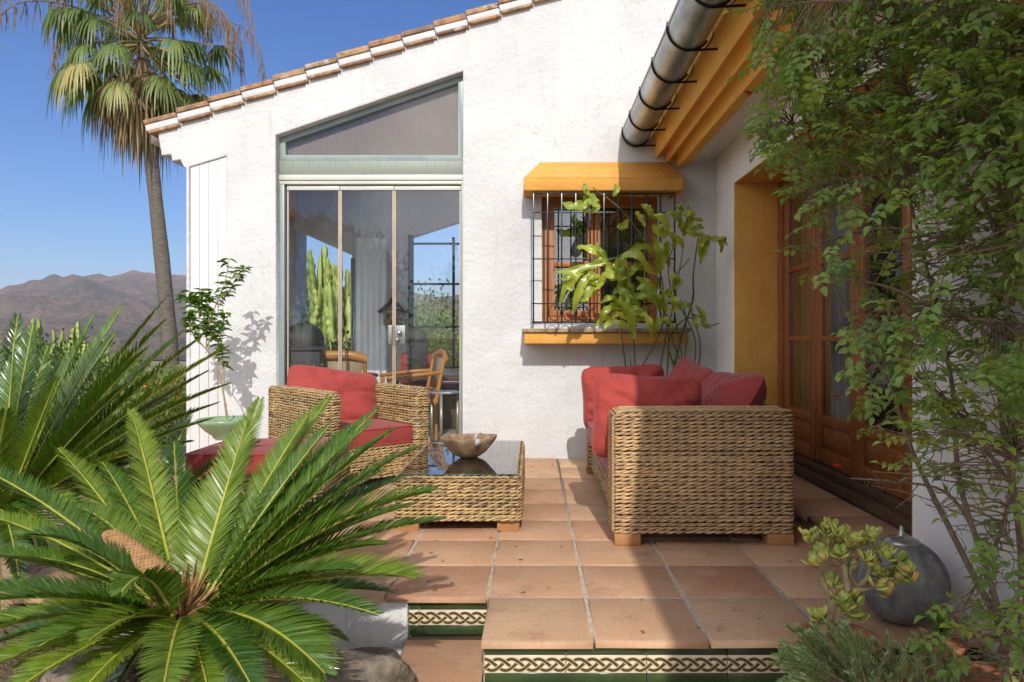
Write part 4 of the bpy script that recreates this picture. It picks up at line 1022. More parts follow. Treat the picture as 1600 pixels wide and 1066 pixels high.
def sago(label, Cc, tips, trunk_to, cone=None, extra=0, R=.9, w0=.098):
    o = empty('sago_palm', label, 'cycad', 'sago palms in the garden bed', tuple(trunk_to))
    off = np.array(trunk_to)
    Cc = np.asarray(Cc, float)
    b = MB(); th = np.linspace(0, 1, 14)
    ax = Cc-off
    for k in range(260):                                        # scaly trunk: stubs of old leaf bases
        t = random.random(); a = rnd(0, 2*pi); q = ax*t; r = .10+.02*sin(t*5); d = np.array([cos(a), sin(a), .5])
        b.obox(q+d*r*.8, d*.035, np.array([-sin(a), cos(a), 0])*.016, np.array([0, 0, .012]), random.random())
    b.tube([ax*0, ax*.5, ax], [.10, .105, .085], 12); b.build('caudex', M['caudex'], o, bevel=.003)
    b = MB()
    for k in range(60):                                         # brown felt and old bases in the heart
        a = rnd(0, 2*pi); d = nrm([cos(a), sin(a), rnd(.3, 2.2)]); q = ax+d*rnd(.02, .07); b.tube([q, q+d*rnd(.05,.12)+np.array([0,0,.01])], [.008, .001], 4)
    b.build('crown_felt', M['cone'], o)
    for (px, py, Y, bl, *rest) in tips:
        tp = P(px, py, Y)-off; w_ = rest[0] if rest else w0; mt = rest[1] if len(rest) > 1 else ('cycad_new' if random.random() < .35 else 'cycad')
        a = math.atan2(tp[1]-ax[1], tp[0]-ax[0]); c0 = ax+np.array([cos(a), sin(a), 0])*.05+np.array([0,0,.01])
        frond(o, c0, tp, bl, 0, w_, nl=int(96+64*np.linalg.norm(tp-c0)), mat=mt)
    for k in range(4):
        a = rnd(0, 2*pi); tp = ax+np.array([cos(a)*.45, sin(a)*.45, -rnd(.12, .3)]); frond(o, ax+np.array([cos(a), sin(a), 0])*.06, tp, .25, 0, .09, 60, mat='palm_dead')
    for k in range(extra):
        a = rnd(0, 2*pi); el = rnd(-.35, .55); r = R*rnd(.75, 1.0); tp = ax+np.array([cos(a)*cos(el), sin(a)*cos(el), sin(el)])*r
        frond(o, ax+np.array([cos(a), sin(a), 0])*.05, tp, .22, 0, .15, 84)
    if cone is not None:
        b = MB(); a_, c_ = np.array(cone[0])-off, np.array(cone[1])-off; d = nrm(c_-a_); Lc = np.linalg.norm(c_-a_)
        b.tube([a_+d*Lc*t for t in np.linspace(0, 1, 14)], [.024+.006*sin(pi*min(t*1.1,1)) if t < .93 else .014 for t in np.linspace(0, 1, 14)], 12)
        u_ = nrm(np.cross(d, [0,0,1])); v_ = np.cross(d, u_); m = 0
        for i in range(34):
            for j in range(13):
                t = (i+.5)/34; an = (j+.5*(i%2))/13*2*pi; rr = (.025+.006*sin(pi*t))*(1 if t < .9 else (1-t)*10*.6+.4)
                rd = u_*cos(an)+v_*sin(an); q = a_+d*Lc*t+rd*rr; tn = np.cross(d, rd)
                b.obox(q+d*.002, d*.006, tn*.0062, rd*.007+d*.004, random.random())
        b.build('seed_cone', M['cone'], o, bevel=.002)
    return o
C1 = P(287, 962, 2.12)
t1 = [(588,642,2.62,.06),(514,622,2.72,.05),(512,668,2.5,.06),(582,660,2.45,.08),(652,699,2.35,.10),(674,768,2.2,.14,.15),(694,811,2.28,.12),(650,903,2.0,.13,.16),
 (407,623,2.8,.04),(345,748,2.5,.02,.14,'cycad_new'),(205,640,2.85,.04),(272,690,2.8,.0),(160,722,2.8,.06),(508,1052,1.78,.22,.15),(330,1100,1.62,.10),
 (-70,925,1.95,.10),(-60,985,1.85,.08),(-50,1060,1.75,.12),(44,836,2.0,.28),(190,925,1.85,.55,.10,'cycad'),(-70,715,2.5,.10),(-40,800,2.3,.10),
 (550,665,2.75,.05),(615,672,2.3,.09,.11),(545,700,2.65,.07),(480,650,2.6,.05),(630,745,2.55,.10),(560,810,2.3,.12),(600,850,2.2,.14),(385,660,2.5,.03,.11,'cycad_new'),(520,745,2.5,.08,.11,'cycad_new'),(600,735,2.9,.08),(480,760,2.75,.10),(90,700,2.9,.05),(560,890,1.95,.12),(120,1090,1.72,.16),(250,1110,1.55,.14),(110,790,2.5,.2),(10,870,2.2,.16),(-60,1000,1.8,.15),(20,1080,1.65,.12),(60,1010,1.75,.18),(-30,940,1.7,.12),(140,1000,1.75,.2),(400,1085,1.65,.15),(590,960,1.85,.14),(-20,1010,2.1,.08),(70,950,2.3,.12),(30,1040,2.2,.08),(470,1010,2.2,.12),(540,1000,2.3,.12),(610,925,2.35,.12),(110,870,2.6,.12),(170,1095,2.0,.1),(-80,860,2.3,.1),(560,780,2.6,.08),(640,790,2.55,.1),(500,1090,1.9,.15)]
sago('large sago palm with a tan seed cone, fronds reaching over the terrace edge', C1, t1, (C1[0]-.02, C1[1]-.02, -.45), (P(262,905,2.12), P(168,838,2.2)))
C2 = P(-15, 822, 3.0)
t2 = [(52,507,3.3,.05),(28,492,3.5,.04),(148,493,3.3,.06),(190,480,3.5,.05),(258,468,3.3,.04),(258,502,3.1,.07),(290,515,3.5,.06),(315,527,3.2,.07),(356,542,3.2,.09),(358,600,3.0,.11),
 (168,838,2.75,.35),(118,812,2.7,.35),(60,860,2.65,.4),(330,655,3.3,.10),(300,690,3.35,.14),(230,720,3.4,.16),(-60,500,3.3,.05),(-140,560,3.0,.08),(215,560,3.7,.06),(100,560,3.9,.05),(270,620,3.7,.1),(150,640,3.9,.1),(240,790,3.4,.3),(90,590,3.0,.05),
 (10,640,2.6,.15),(-50,700,2.5,.2),(130,750,3.2,.2),(300,745,3.0,.2),(60,690,3.6,.1),(200,600,3.0,.08),(230,545,3.0,.06),(180,520,3.6,.05),(325,580,3.4,.08),(75,540,3.6,.04),(340,630,3.1,.09),(20,560,3.1,.04),(-20,470,3.4,.04),(280,700,2.9,.18),(90,880,2.5,.35),(30,900,2.4,.35),(200,860,2.7,.35)]
sago('big sago palm at the left edge, fronds slanting up before the mountains', C2, t2, (C2[0], C2[1], -.45), w0=.105)
C3 = P(215, 830, 3.55)
t3 = [(300,640,3.9,.05),(120,650,3.8,.1),(380,700,3.6,.15,.13),(405,690,3.9,.1),(90,760,3.3,.2),(330,860,3.0,.3),(150,900,2.95,.3),(230,640,4.0,.03),(60,700,3.7,.1),(260,900,2.9,.3),(170,610,4.0,.05)]
sago('smaller shaded sago palm between the two big ones', C3, t3, (C3[0], C3[1], -.45), w0=.10)

# rocks
def rock(c, r, s, label):
    b = MB(); n = 18; V = []
    for i in range(n+1):
        for j in range(24):
            th = pi*i/n; ph = 2*pi*j/24; d = np.array([sin(th)*cos(ph), sin(th)*sin(ph), cos(th)])
            k = 1+.35*MN.noise(Vector((d*1.6+s).tolist()))+.12*MN.noise(Vector((d*4+s).tolist())); V.append(d*np.array(r)*k)
    b.grid(np.array(V).reshape(n+1, 24, 3), closeu=True); o = b.build('garden_rock', M['rock'], None, smooth=True); o.location = c; tag(o, label, 'rock', 'rocks at the foot of the garden wall')
rock(P(568,1062,2.35), (.17,.12,.09), 1., 'grey brown rock beside the lower tiled step')
rock(P(455,1065,2.55), (.12,.10,.07), 5., 'rounded rock at the garden wall under the cycad fronds')
rock(P(140,1070,2.3), (.16,.12,.10), 8., 'rock at the bottom left under the cycad')

# ---------------- generic leaf sprays
LV, LF = strip(4, lambda q: .5*sin(pi*min(q**.8*.97+.02, 1))**.85, .18, .35)
def spray_leaves(mb, O, D, U, L_, W_, R=None):
    O, D, U = map(np.asarray, (O, D, U)); Fm = frames(D, U); N_ = len(O)
    L_ = np.full(N_, L_) if np.ndim(L_) == 0 else np.asarray(L_); W_ = np.full(N_, W_) if np.ndim(W_) == 0 else np.asarray(W_)
    mb.inst(LV, LF, O, Fm, np.stack([L_, W_, L_], 1), R)
# ---------------- potted citrus by the wall
YP = 5.42
pt = empty('potted_citrus', 'young leafy citrus plant in a wide green bowl casting its shadow on the white wall', 'potted plant')
pc = P(353, 660, YP); b = MB(); z = pc[2]
b.lathe((pc[0], YP, 0), [(.09,z-.12),(.10,z-.10),(.15,z-.06),(.205,z),(.215,z+.025),(.205,z+.03),(.19,z+.01),(.0,z+.0)], 36, cap=False); b.build('green_bowl', M['pot_green'], pt, smooth=True)
b = MB(); b.lathe((pc[0], YP, 0), [(.12,.0),(.11,.05),(.08,.12),(.075,z-.12)], 20); b.build('pedestal', M['cream'], pt, smooth=True)
b = MB(); lb = MB()
stems = [[(355,655),(350,620),(340,575),(322,545)],[(322,545),(325,510),(340,470),(352,440),(358,405)],[(340,480),(358,455),(372,430),(382,420)],[(322,545),(330,520),(318,480),(300,500)],[(335,560),(345,520),(352,490)],[(326,550),(300,520),(298,500)],[(350,600),(348,560),(345,540)],[(318,480),(312,470),(316,455)],[(322,500),(300,470),(290,465)]]
O, D = [], []
for k, st in enumerate(stems):
    pts = spline([P(x, y, YP+rnd(-.02,.02)) for x, y in st], 6); b.tube(pts, np.linspace(.011 if k == 0 else .006, .003, len(pts)), 6)
    if k:
        for q in range(4, len(pts)):
            for _ in range(2 if k < 3 else 4):
                a = rnd(0, 2*pi); O.append(pts[q]); D.append(nrm([cos(a), sin(a)*.8, rnd(-.35, .5)]))
b.build('stem', M['bark_pale'], pt, smooth=True)
for _ in range(60):
    p = P(rnd(292,352), rnd(455,520), YP+rnd(-.12,.12)); a = rnd(0, 2*pi); O.append(p); D.append(nrm([cos(a), sin(a), rnd(-.5,.2)]))
spray_leaves(lb, O, D, np.tile([0,0,1.], (len(O),1)), rng.uniform(.06,.10,len(O)), rng.uniform(.03,.045,len(O))); lb.build('foliage', M['lemon_leaf'], pt, smooth=True)
# ---------------- strap-leaved plant in the corner behind the sofa
sp = empty('strap_leaf_plant', 'tall potted plant with long wavy yellow green strap leaves behind the sofa', 'potted plant')
Z4 = lambda x, y, Y: P(780+x/2.805, 220+y/2.805, Y)
b = MB(); b.lathe((1.12, 5.68, 0), [(.13,.0),(.16,.12),(.19,.28),(.20,.30),(.18,.30),(.0,.28)], 28, cap=False); b.build('pot', M['pot_terra'], sp, smooth=True)
st = [[(560,1040),(535,840),(528,780)],[(597,1040),(590,860),(588,800),(560,640)],[(605,1030),(690,870),(720,760),(700,560),(560,330),(410,205)],[(660,1040),(668,985)],[(700,1030),(735,830),(760,720),(740,560),(760,470)],[(735,1030),(740,850),(700,700),(560,605)],[(755,1040),(800,850),(848,700),(850,590),(870,440),(880,400)],[(800,1040),(820,860),(790,700),(640,760)],[(850,1040),(855,860),(760,640),(835,515)],[(870,1040),(880,880),(845,760),(850,650)],[(790,1040),(740,900),(790,800),(860,770)],[(830,1040),(765,890),(720,690),(640,400)],[(580,1040),(575,955)],[(745,1040),(800,960),(770,740),(805,470)],[(470,530),(400,545),(300,600),(280,620)],[(845,760),(900,780),(920,810),(965,800)],[(700,560),(600,480),(470,530)]]
b = MB()
for k, s_ in enumerate(st):
    Y0 = 5.62; Y1 = 5.55 if k not in (14, 16, 2) else 5.50
    pts = spline([Z4(x, y, Y0+(Y1-Y0)*i/max(len(s_)-1, 1)-(.0 if i == 0 else .02*(k%3))) for i, (x, y) in enumerate(s_)], 7)
    b.tube(pts, np.linspace(.011 if k in (6, 10) else .0065, .004, len(pts)), 6, random.random())
b.build('stems', M['green_stem'], sp, smooth=True)
def strap(mb, pts, W_, wav=.12, seed=0.):
    c = spline(pts, 9); n = len(c); t = np.linspace(0, 1, n)
    T = np.gradient(c, axis=0); T /= np.linalg.norm(T, axis=1)[:, None]
    view = np.array([.1, -1, .35]); N_ = view-T*(T@view)[:, None]; N_ /= np.linalg.norm(N_, axis=1)[:, None]
    B_ = np.cross(T, N_); w_ = W_*np.sin(pi*np.clip(t*.93+.05, 0, 1))**.7
    lob = 1+.22*np.abs(np.sin(t*13+seed))-.12
    fl = np.sin(t*16+seed)*W_*.35
    V = np.stack([c+B_*(w_*lob)[:,None]+N_*(w_*.30+fl)[:,None], c+B_*(w_*.5)[:,None]+N_*(w_*.08)[:,None], c, c-B_*(w_*.5)[:,None]+N_*(w_*.08)[:,None], c-B_*(w_*lob)[:,None]+N_*(w_*.30-fl)[:,None]], 1)
    mb.grid(V, random.random())
lv = [
 [(395,250),(370,280),(320,290),(275,270),5.48,22],[(385,215),(395,260),(425,290),(405,318),5.47,18],[(380,190),(375,215),(395,245),5.46,14],[(510,190),(515,215),(500,245),5.46,13],[(400,230),(425,270),(430,305),5.50,14],[(370,240),(385,290),(370,315),5.5,14],
 [(465,520),(430,490),(385,470),(340,468),5.42,19],[(480,520),(450,490),(425,470),(430,445),5.42,14],[(475,525),(440,520),(405,525),5.4,12],
 [(470,535),(380,555),(300,575),(245,572),5.36,17],[(400,560),(330,600),(290,640),(265,725),5.36,15],[(420,580),(370,620),(340,690),(325,760),5.35,17],[(440,600),(400,640),(375,690),(340,700),5.36,18],[(380,570),(340,590),(310,640),(320,660),5.34,16],[(350,590),(300,600),(260,610),5.34,13],[(440,590),(390,600),(350,640),5.33,17],[(460,620),(420,640),(385,670),5.37,15],[(410,570),(400,600),(430,640),5.33,15],
 [(520,530),(560,500),(610,505),(650,560),(690,590),5.45,19],[(550,520),(600,470),(650,470),(670,505),5.46,16],[(560,600),(590,560),(630,530),5.45,15],[(530,530),(535,560),(520,590),(545,640),5.46,16],[(500,540),(540,590),(580,640),5.42,18],
 [(540,610),(500,590),(460,600),(430,640),5.42,17],[(535,650),(550,720),(580,790),(590,870),5.38,24],[(520,640),(560,690),(575,740),5.38,20],[(530,700),(480,690),(440,715),5.38,13],[(540,740),(490,730),(455,760),(445,810),5.37,15],[(560,780),(520,760),(490,780),5.37,13],[(575,825),(530,800),(480,800),(460,830),5.36,15],[(585,690),(640,680),(690,710),(705,750),5.38,17],[(590,760),(630,760),(660,800),(668,860),5.38,15],[(575,720),(610,740),(640,770),5.4,12],[(600,650),(640,640),(670,680),(690,700),5.42,17],[(560,600),(500,600),(450,580),5.4,17],
 [(650,280),(660,310),(690,340),5.48,14],[(600,310),(620,340),(640,380),5.5,13],[(560,345),(550,370),(530,380),(575,380),5.48,15],[(680,420),(700,480),(705,540),(690,590),5.44,23],[(690,370),(700,390),(720,410),5.42,28],[(680,350),(650,300),(620,275),5.44,14],[(720,430),(740,380),(700,330),(660,330),5.44,17],[(730,400),(770,430),(760,470),5.46,17],[(740,440),(730,480),(740,510),5.47,18],
 [(800,400),(790,350),(760,320),(730,318),5.42,17],[(805,420),(830,360),(830,280),5.42,17],[(810,400),(850,350),(895,350),5.4,13],[(820,410),(870,380),(900,380),5.4,13],[(800,330),(790,290),(770,285),5.4,15],[(805,430),(790,440),(810,470),5.41,15],[(820,390),(850,410),(890,420),5.41,14],[(850,350),(840,320),(800,330),5.4,16],
 [(920,430),(960,430),(975,460),(970,490),5.38,13],[(920,430),(900,480),(880,540),5.38,14],[(930,440),(980,430),(998,460),5.38,12],[(900,420),(880,460),(880,510),5.38,14],[(880,400),(910,430),(930,420),5.38,15],
 [(760,640),(770,600),(740,590),5.44,16],[(750,650),(730,670),(705,650),5.43,15],[(765,650),(790,620),(780,600),5.45,14],[(760,690),(770,720),(800,740),5.45,17],[(740,680),(770,700),(760,760),5.44,18],[(860,720),(890,760),(900,810),(930,820),5.46,14],[(850,740),(820,720),(780,720),5.46,14],[(870,760),(860,800),(880,820),5.47,11],[(620,740),(590,700),(560,690),5.43,15],[(720,780),(690,800),(680,850),5.45,17],[(640,560),(600,560),(560,590),(550,620),5.47,16],[(600,600),(650,620),(690,660),5.48,13],[(660,640),(700,700),(730,740),5.5,14]]
b = MB()
for q in lv:
    Y = q[-2]; w_ = q[-1]/2/2.805/F*Y*2.0; n = len(q)-2
    strap(b, [Z4(x, y, Y+rnd(-.03,.03)+(-.05*math.sin(pi*i/(n-1)))) for i, (x, y) in enumerate(q[:-2])], w_, seed=rnd(0, 6))
for _ in range(26):
    x, y = rnd(430,720), rnd(480,800); Y = rnd(5.45, 5.6); a = rnd(-.3, 3.4); l = rnd(40, 90)
    strap(b, [Z4(x, y, Y), Z4(x+l*.5*cos(a), y-l*.35*sin(a)-8, Y-.05), Z4(x+l*cos(a), y-l*.2*sin(a)+l*.4, Y-.04)], rnd(.018,.028), seed=rnd(0,6))
b.build('strap_leaves', M['fish_leaf'], sp, smooth=True)

# ---------------- oil lamp sphere
lp = empty('round_stone_oil_lamp', 'round dark stone oil lamp with a metal cap on the terrace edge by the wall', 'oil lamp', loc=(1.352, 2.56, 0))
th = np.linspace(-pi/2+.3, pi/2-.35, 30); R_ = .157
b = MB(); b.lathe((0,0,.150), [(R_*cos(t), R_*sin(t)*.98) for t in th], 48)
def stone():
    m = N('dark_speckled_stone').set(.6, 0, .35); g = m.co()
    c = m.mix(m.ramp(m.noise(9, 8, .75, g), [(.35, 0.), (.65, 1.)]), (.12,.118,.114,1), (.34,.33,.31,1))
    c = m.mix(m.ramp(m.noise(120, 3, .7, g), [(.5, 0.), (.62, .8)]), c, (.20,.19,.18,1))
    c = m.mix(m.ramp(m.noise(5, 5, .6, g, (3,3,.35)), [(.5, 0.), (.7, .8)]), c, (.035,.034,.034,1)); m.col(c); m.bump(m.noise(160, 4, .7, g), .8, .002); return m.m
b.build('stone_body', stone(), lp, smooth=True)
b = MB(); b.lathe((0,0,.292), [(.062,0),(.060,.007),(.034,.018),(.014,.020),(.013,.024),(.010,.034),(.0065,.044),(.0055,.056),(.002,.058)], 24); b.build('metal_cap', simple('dull_tin', (.45,.42,.38,1), .35, .85, ns=40), lp, smooth=True)
# ---------------- jade plant
Z8 = lambda x, y, Y: P(1150+x/3.373, 750+y/3.373, Y)
jd = empty('jade_plant', 'jade plant with thick brown trunk and fleshy yellow green leaves in a terracotta pot', 'potted plant')
b = MB()
jb = [[(420,850),(480,760),(500,680),(540,620),(590,580)],[(590,580),(580,520),(570,460),(565,420),(560,380)],[(590,580),(640,560),(690,520),(700,480),(720,460)],[(600,580),(660,580),(720,570)],[(500,660),(480,580),(455,520),(450,465)],[(565,440),(600,390),(630,350)],[(565,430),(580,400),(610,370)],[(640,560),(600,500),(620,440),(640,420)],[(720,460),(760,430),(740,390)],[(705,440),(715,390),(710,340)],[(700,560),(690,520),(750,490)],[(510,680),(520,640),(540,650)],[(470,770),(440,760),(430,735)],[(520,600),(515,570),(512,560)],[(720,470),(800,460),(850,450)],[(730,500),(800,520),(840,520)],[(480,770),(560,730),(640,680)],[(560,380),(510,330),(500,290)],[(560,390),(540,360),(540,340)]]
for k, s_ in enumerate(jb):
    pts = spline([Z8(x, y, 2.28+rnd(-.02,.02)*(k>0)) for x, y in s_], 6); b.tube(pts, np.linspace(.021 if k == 0 else (.012 if k < 5 else .0065), .013 if k == 0 else .0045, len(pts))*(1+.1*np.sin(np.arange(len(pts))*2.3)), 8)
b.build('trunk', M['bark_pale'], jd, smooth=True)
b = MB(); tv = []; n1, n2 = 8, 8
for i in range(n1+1):
    for j in range(n2):
        t = i/n1; w_ = (sin(pi*min(t*.96+.02,1))**.6)*(.55+.55*t)*.5; a = 2*pi*j/n2; tv.append((t, w_*cos(a), .15*w_*2*sin(a)+.25*t*t))
tf = [(i*n2+j, i*n2+(j+1)%n2, (i+1)*n2+(j+1)%n2, (i+1)*n2+j) for i in range(n1) for j in range(n2)]
O, D, U, S_, R_l = [], [], [], [], []
for (x, y, m_) in [(385,290,5),(400,330,6),(500,255,7),(480,290,4),(540,290,6),(540,345,9),(550,400,6),(465,360,6),(440,405,8),(450,440,5),(400,445,3),(600,490,8),(600,460,5),(630,320,8),(660,345,5),(725,310,7),(690,330,5),(765,385,8),(800,410,6),(700,445,9),(680,420,5),(745,495,7),(860,435,8),(905,500,8),(930,530,5),(780,565,9),(800,600,5),(740,560,5),(830,510,8),(860,530,6),(510,555,5),(545,640,7),(560,690,7),(575,650,5),(435,735,6),(430,755,3),(640,660,6),(640,740,6),(600,700,5),(620,620,4),(580,310,5),(610,340,5)]:
    c = Z8(x, y, 2.27+rnd(-.05,.05))
    for k in range(m_+3):
        a = rnd(0, 2*pi); d = nrm([cos(a), sin(a), rnd(-.1, 1.3)]); O.append(c+np.array([rnd(-.006,.006)]*3)); D.append(d); U.append([-d[0], -d[1], 1.4]); s_ = rnd(.030,.046); S_.append((s_, s_*.85, s_)); R_l.append(random.random()**1.0)
b.inst(np.array(tv), np.array(tf), O, frames(D, np.array(U)), np.array(S_), np.array(R_l)); b.build('fleshy_leaves', M['jade'], jd, smooth=True)
jp = Z8(560, 870, 2.24); b = MB(); r = .125
b.lathe((jp[0], 2.26, 0), [(r*.62,jp[2]-.22),(r*.9,jp[2]-.02),(r*1.0,jp[2]-.015),(r*1.02,jp[2]+.02),(r*.92,jp[2]+.02),(r*.88,jp[2]-.01),(0,jp[2]-.01)], 32, cap=False); b.build('pot', M['pot_terra'], jd, smooth=True)
# ---------------- rosemary in a trough, aloe
tr = empty('rosemary', 'bushy grey green rosemary in a terracotta trough before the terrace edge', 'plant')
b = MB(); q0 = P(1430, 1040, 2.12)
b.box(.93, 1.52, 1.93, 2.20, q0[2]-.20, q0[2]-.02); b.build('trough', M['pot_terra'], tr, bevel=.01)
b = MB(); NB = MB()
nv, nf = strip1(1, lambda q: .5 if q == 0 else .25, .0)
O, D, U, Ln = [], [], [], []
for k in range(230):
    x = rnd(1235, 1515); top = np.interp(x, [1200,1225,1250,1290,1330,1380,1430,1480,1520], [1005,990,972,965,978,992,992,1000,1030])+rnd(0, 95)
    Y = rnd(1.92, 2.17); tipp = P(x+rnd(-20,20), top, Y)
    if x < 1290: tipp = P(x-rnd(5,35), top+5, Y)
    bse = np.array([np.clip(tipp[0]+rnd(-.05,.05), .95, 1.5), np.clip(Y, 1.95, 2.18), q0[2]-.03]); 
    md = (bse+tipp)/2+np.array([rnd(-.04,.04), rnd(-.03,.03), 0]); c = bez(bse, md, tipp, 9); b.tube(c, np.linspace(.003,.0012,9), 4)
    Lc = np.linalg.norm(tipp-bse); m_ = int(90*min(Lc/.15, 1.6))
    for i in range(m_):
        t = 1-(random.random()**1.3)*min(.9, .12/max(Lc,.02)); idx = t*8; i0 = min(int(idx), 7); p = c[i0]+(c[i0+1]-c[i0])*(idx-i0); T = nrm(c[i0+1]-c[i0]); a = rnd(0, 2*pi)
        d = nrm(np.array([cos(a), sin(a), 0])*.75+T*rnd(.5, 1.1)); O.append(p); D.append(d); U.append(T); Ln.append(rnd(.013,.022))
NB.inst(nv, nf, O, frames(D, np.array(U)), np.stack([Ln, np.full(len(O), .0026), Ln], 1)); NB.build('needles', M['rosemary'], tr); b.build('twigs', M['bark'], tr)
al = empty('small_aloe', 'small spotted aloe with upright narrow leaves beside the stone lamp', 'plant')
b = MB()
for (x0_, y0_, x1_, y1_, w_) in [(1090,850,1035,620,15),(1080,850,1060,640,20),(1100,850,1110,690,14),(1070,850,1010,700,10),(1120,850,1140,720,12),(1060,840,1030,720,14),(1095,850,1080,660,12)]:
    strap(b, [Z8(x0_, y0_, 2.33), Z8((x0_+x1_)/2+6, (y0_+y1_)/2, 2.31), Z8(x1_, y1_, 2.33)], w_/3.373/F*2.3*.9)
b.build('aloe_leaves', M['lemon_leaf'], al, smooth=True)
b = MB(); c = Z8(1090, 850, 2.33); b.lathe((c[0], 2.33, c[2]-.13), [(.045,0),(.065,.11),(.07,.13),(.06,.13),(0,.12)], 24, cap=False); b.build('pot', M['pot_terra'], al, smooth=True)

# ---------------- rose bush on the right
rb = empty('climbing_rose', 'sprawling climbing rose with many small green leaves on the shaded right hand wall', 'climbing plant')
bd = [(-40,1165),(0,1172),(60,1188),(100,1180),(150,1195),(175,1163),(220,1175),(240,1215),(300,1235),(350,1250),(400,1245),(450,1290),(500,1320),(560,1310),(600,1335),(640,1345),(680,1355),(700,1400),(722,1335),(742,1300),(765,1350),(800,1440),(850,1500),(900,1540),(930,1470),(960,1480),(1000,1440),(1066,1470),(1120,1480)]
by, bx = zip(*bd)
def dens(px, py):
    d = 1.0 if py < 330 else .72
    if py > 600: d = .30
    if py > 740: d = .13
    return d
stemm = MB(); main = []
rootY = [(1.50, 2.15, -.40), (1.50, 1.75, -.4), (1.45, 2.5, -.3)]
paths = [[(1590,1150,2.1),(1560,950,2.2),(1500,760,2.3),(1480,600,2.35),(1440,420,2.4),(1400,250,2.45),(1330,110,2.5),(1240,90,2.6)],
 [(1600,1100,2.1),(1585,850,2.1),(1560,640,2.15),(1570,450,2.1),(1520,300,2.1),(1440,180,2.2),(1380,60,2.3),(1330,-30,2.4)],
 [(1570,1000,2.2),(1490,850,2.35),(1430,720,2.5),(1380,600,2.6),(1330,500,2.7),(1300,450,2.8)],
 [(1585,760,2.15),(1500,640,2.25),(1400,560,2.4),(1330,540,2.5)],[(1570,500,2.1),(1480,480,2.2),(1380,440,2.35),(1280,430,2.5)],
 [(1620,240,1.9),(1530,250,2.05),(1430,268,2.15),(1340,280,2.3),(1250,310,2.5)],[(1540,330,2.1),(1440,250,2.2),(1320,200,2.4),(1200,185,2.6)],
 [(1600,60,1.95),(1500,40,2.1),(1400,10,2.2),(1280,0,2.3),(1200,20,2.5)],[(1560,900,2.2),(1480,770,2.4),(1400,760,2.5),(1330,750,2.6)],
 [(1600,700,2.0),(1560,820,2.05),(1530,900,2.1),(1500,960,2.15)],[(1600,380,1.9),(1560,200,1.95),(1520,80,2.0),(1500,-30,2.0)],[(1600,900,2.0),(1570,1000,2.0),(1590,1100,2.0)],[(1590,400,2.0),(1500,380,2.1),(1400,350,2.3),(1300,380,2.45)]]
for k, p_ in enumerate(paths):
    pts = spline([P(x, y, Y)+np.array([rnd(-.02,.02), 0, rnd(-.02,.02)]) for x, y, Y in p_], 8)
    pts[:, 0] = np.minimum(pts[:, 0], XR-.05); main.append(pts)
    stemm.tube(pts, np.linspace(.012 if k < 3 else .007, .0028, len(pts)), 6, random.random())
mp = np.concatenate(main)
OL, DL, UL, LL, RL = [], [], [], [], []
cnt = 0; tries = 0
clump = lambda p: MN.noise(Vector((p[0]*3.1, p[1]*3.1, p[2]*3.1)))
while cnt < 1500 and tries < 30000:
    tries += 1
    py = rnd(-60, 1110); px = 1160+(random.random()**.85)*(1640-1160)
    edge = np.interp(py, by, bx)+rnd(-14, 10)
    if px < edge: continue
    if px < 1400 and 300 < py < 760 and random.random() < .45: continue
    if random.random() > dens(px, py): continue
    Yw = F*XR/(px-VX)
    Yn = np.interp(px, [1160, 1300, 1450, 1640], [2.35, 2.15, 1.95, 1.75]); Yf = min(Yw-.10, np.interp(px, [1160,1300,1450,1640], [2.9,2.9,2.7,2.3]))
    Y = rnd(Yn, max(Yf, Yn+.05)); p = P(px, py, Y)
    if py > 700 and clump(p*1.5) < -.02: continue
    if py <= 700 and clump(p) < -.22: continue
    if p[0] > XR-.05: continue
    q = mp[np.argmin(np.sum((mp-p)**2, axis=1)+rng.random(len(mp))*.02)]
    m_ = (p+q)/2+np.array([rnd(-.04,.04), rnd(-.04,.04), rnd(-.02,.06)])
    d0 = np.linalg.norm(p-q)
    if d0 > .55: continue
    c = bez(q, m_, p, 8)
    stemm.tube(c, np.linspace(.0028, .0011, 8), 4, random.random(), cap=False)
    # compound leaf: 5-7 leaflets at the end of the twig
    T = nrm(c[-1]-c[-3]+np.array([rnd(-.3,.3), rnd(-.3,.3), rnd(-.35,.15)])*.08); side = nrm(np.cross(T, [rnd(-.4,.4), rnd(-.4,.4), 1])); up = np.cross(side, T)
    nlf = random.choice((5, 5, 7)); s_ = rnd(.023, .039); rr = random.random()
    if random.random() < .035: rr = 1.0
    for sprig in range(1 if random.random() < .6 else 2):
        T2 = T if sprig == 0 else nrm(T+side*rnd(-1.2,1.2)+up*rnd(-.5,.5)); p0 = p if sprig == 0 else c[5]
        sd2 = nrm(np.cross(T2, up+np.array([.01,0,0]))); 
        for k in range(nlf//2):
            for sg in (-1, 1):
                OL.append(p0+T2*(k*s_*.75)); DL.append(nrm(sd2*sg+T2*.55+up*rnd(-.25,.2))); UL.append(up+np.array([rnd(-.25,.25), rnd(-.35,.15), 0])); LL.append(s_*rnd(.8,1.05)); RL.append(min(rr*.9+rnd(0,.1), 1))
        OL.append(p0+T2*(nlf//2*s_*.75)); DL.append(T2); UL.append(up); LL.append(s_*1.1); RL.append(min(rr*.9, 1))
        stemm.tube([p0, p0+T2*(nlf//2*s_*.75)], .0009, 4, random.random(), cap=False)
    cnt += 1
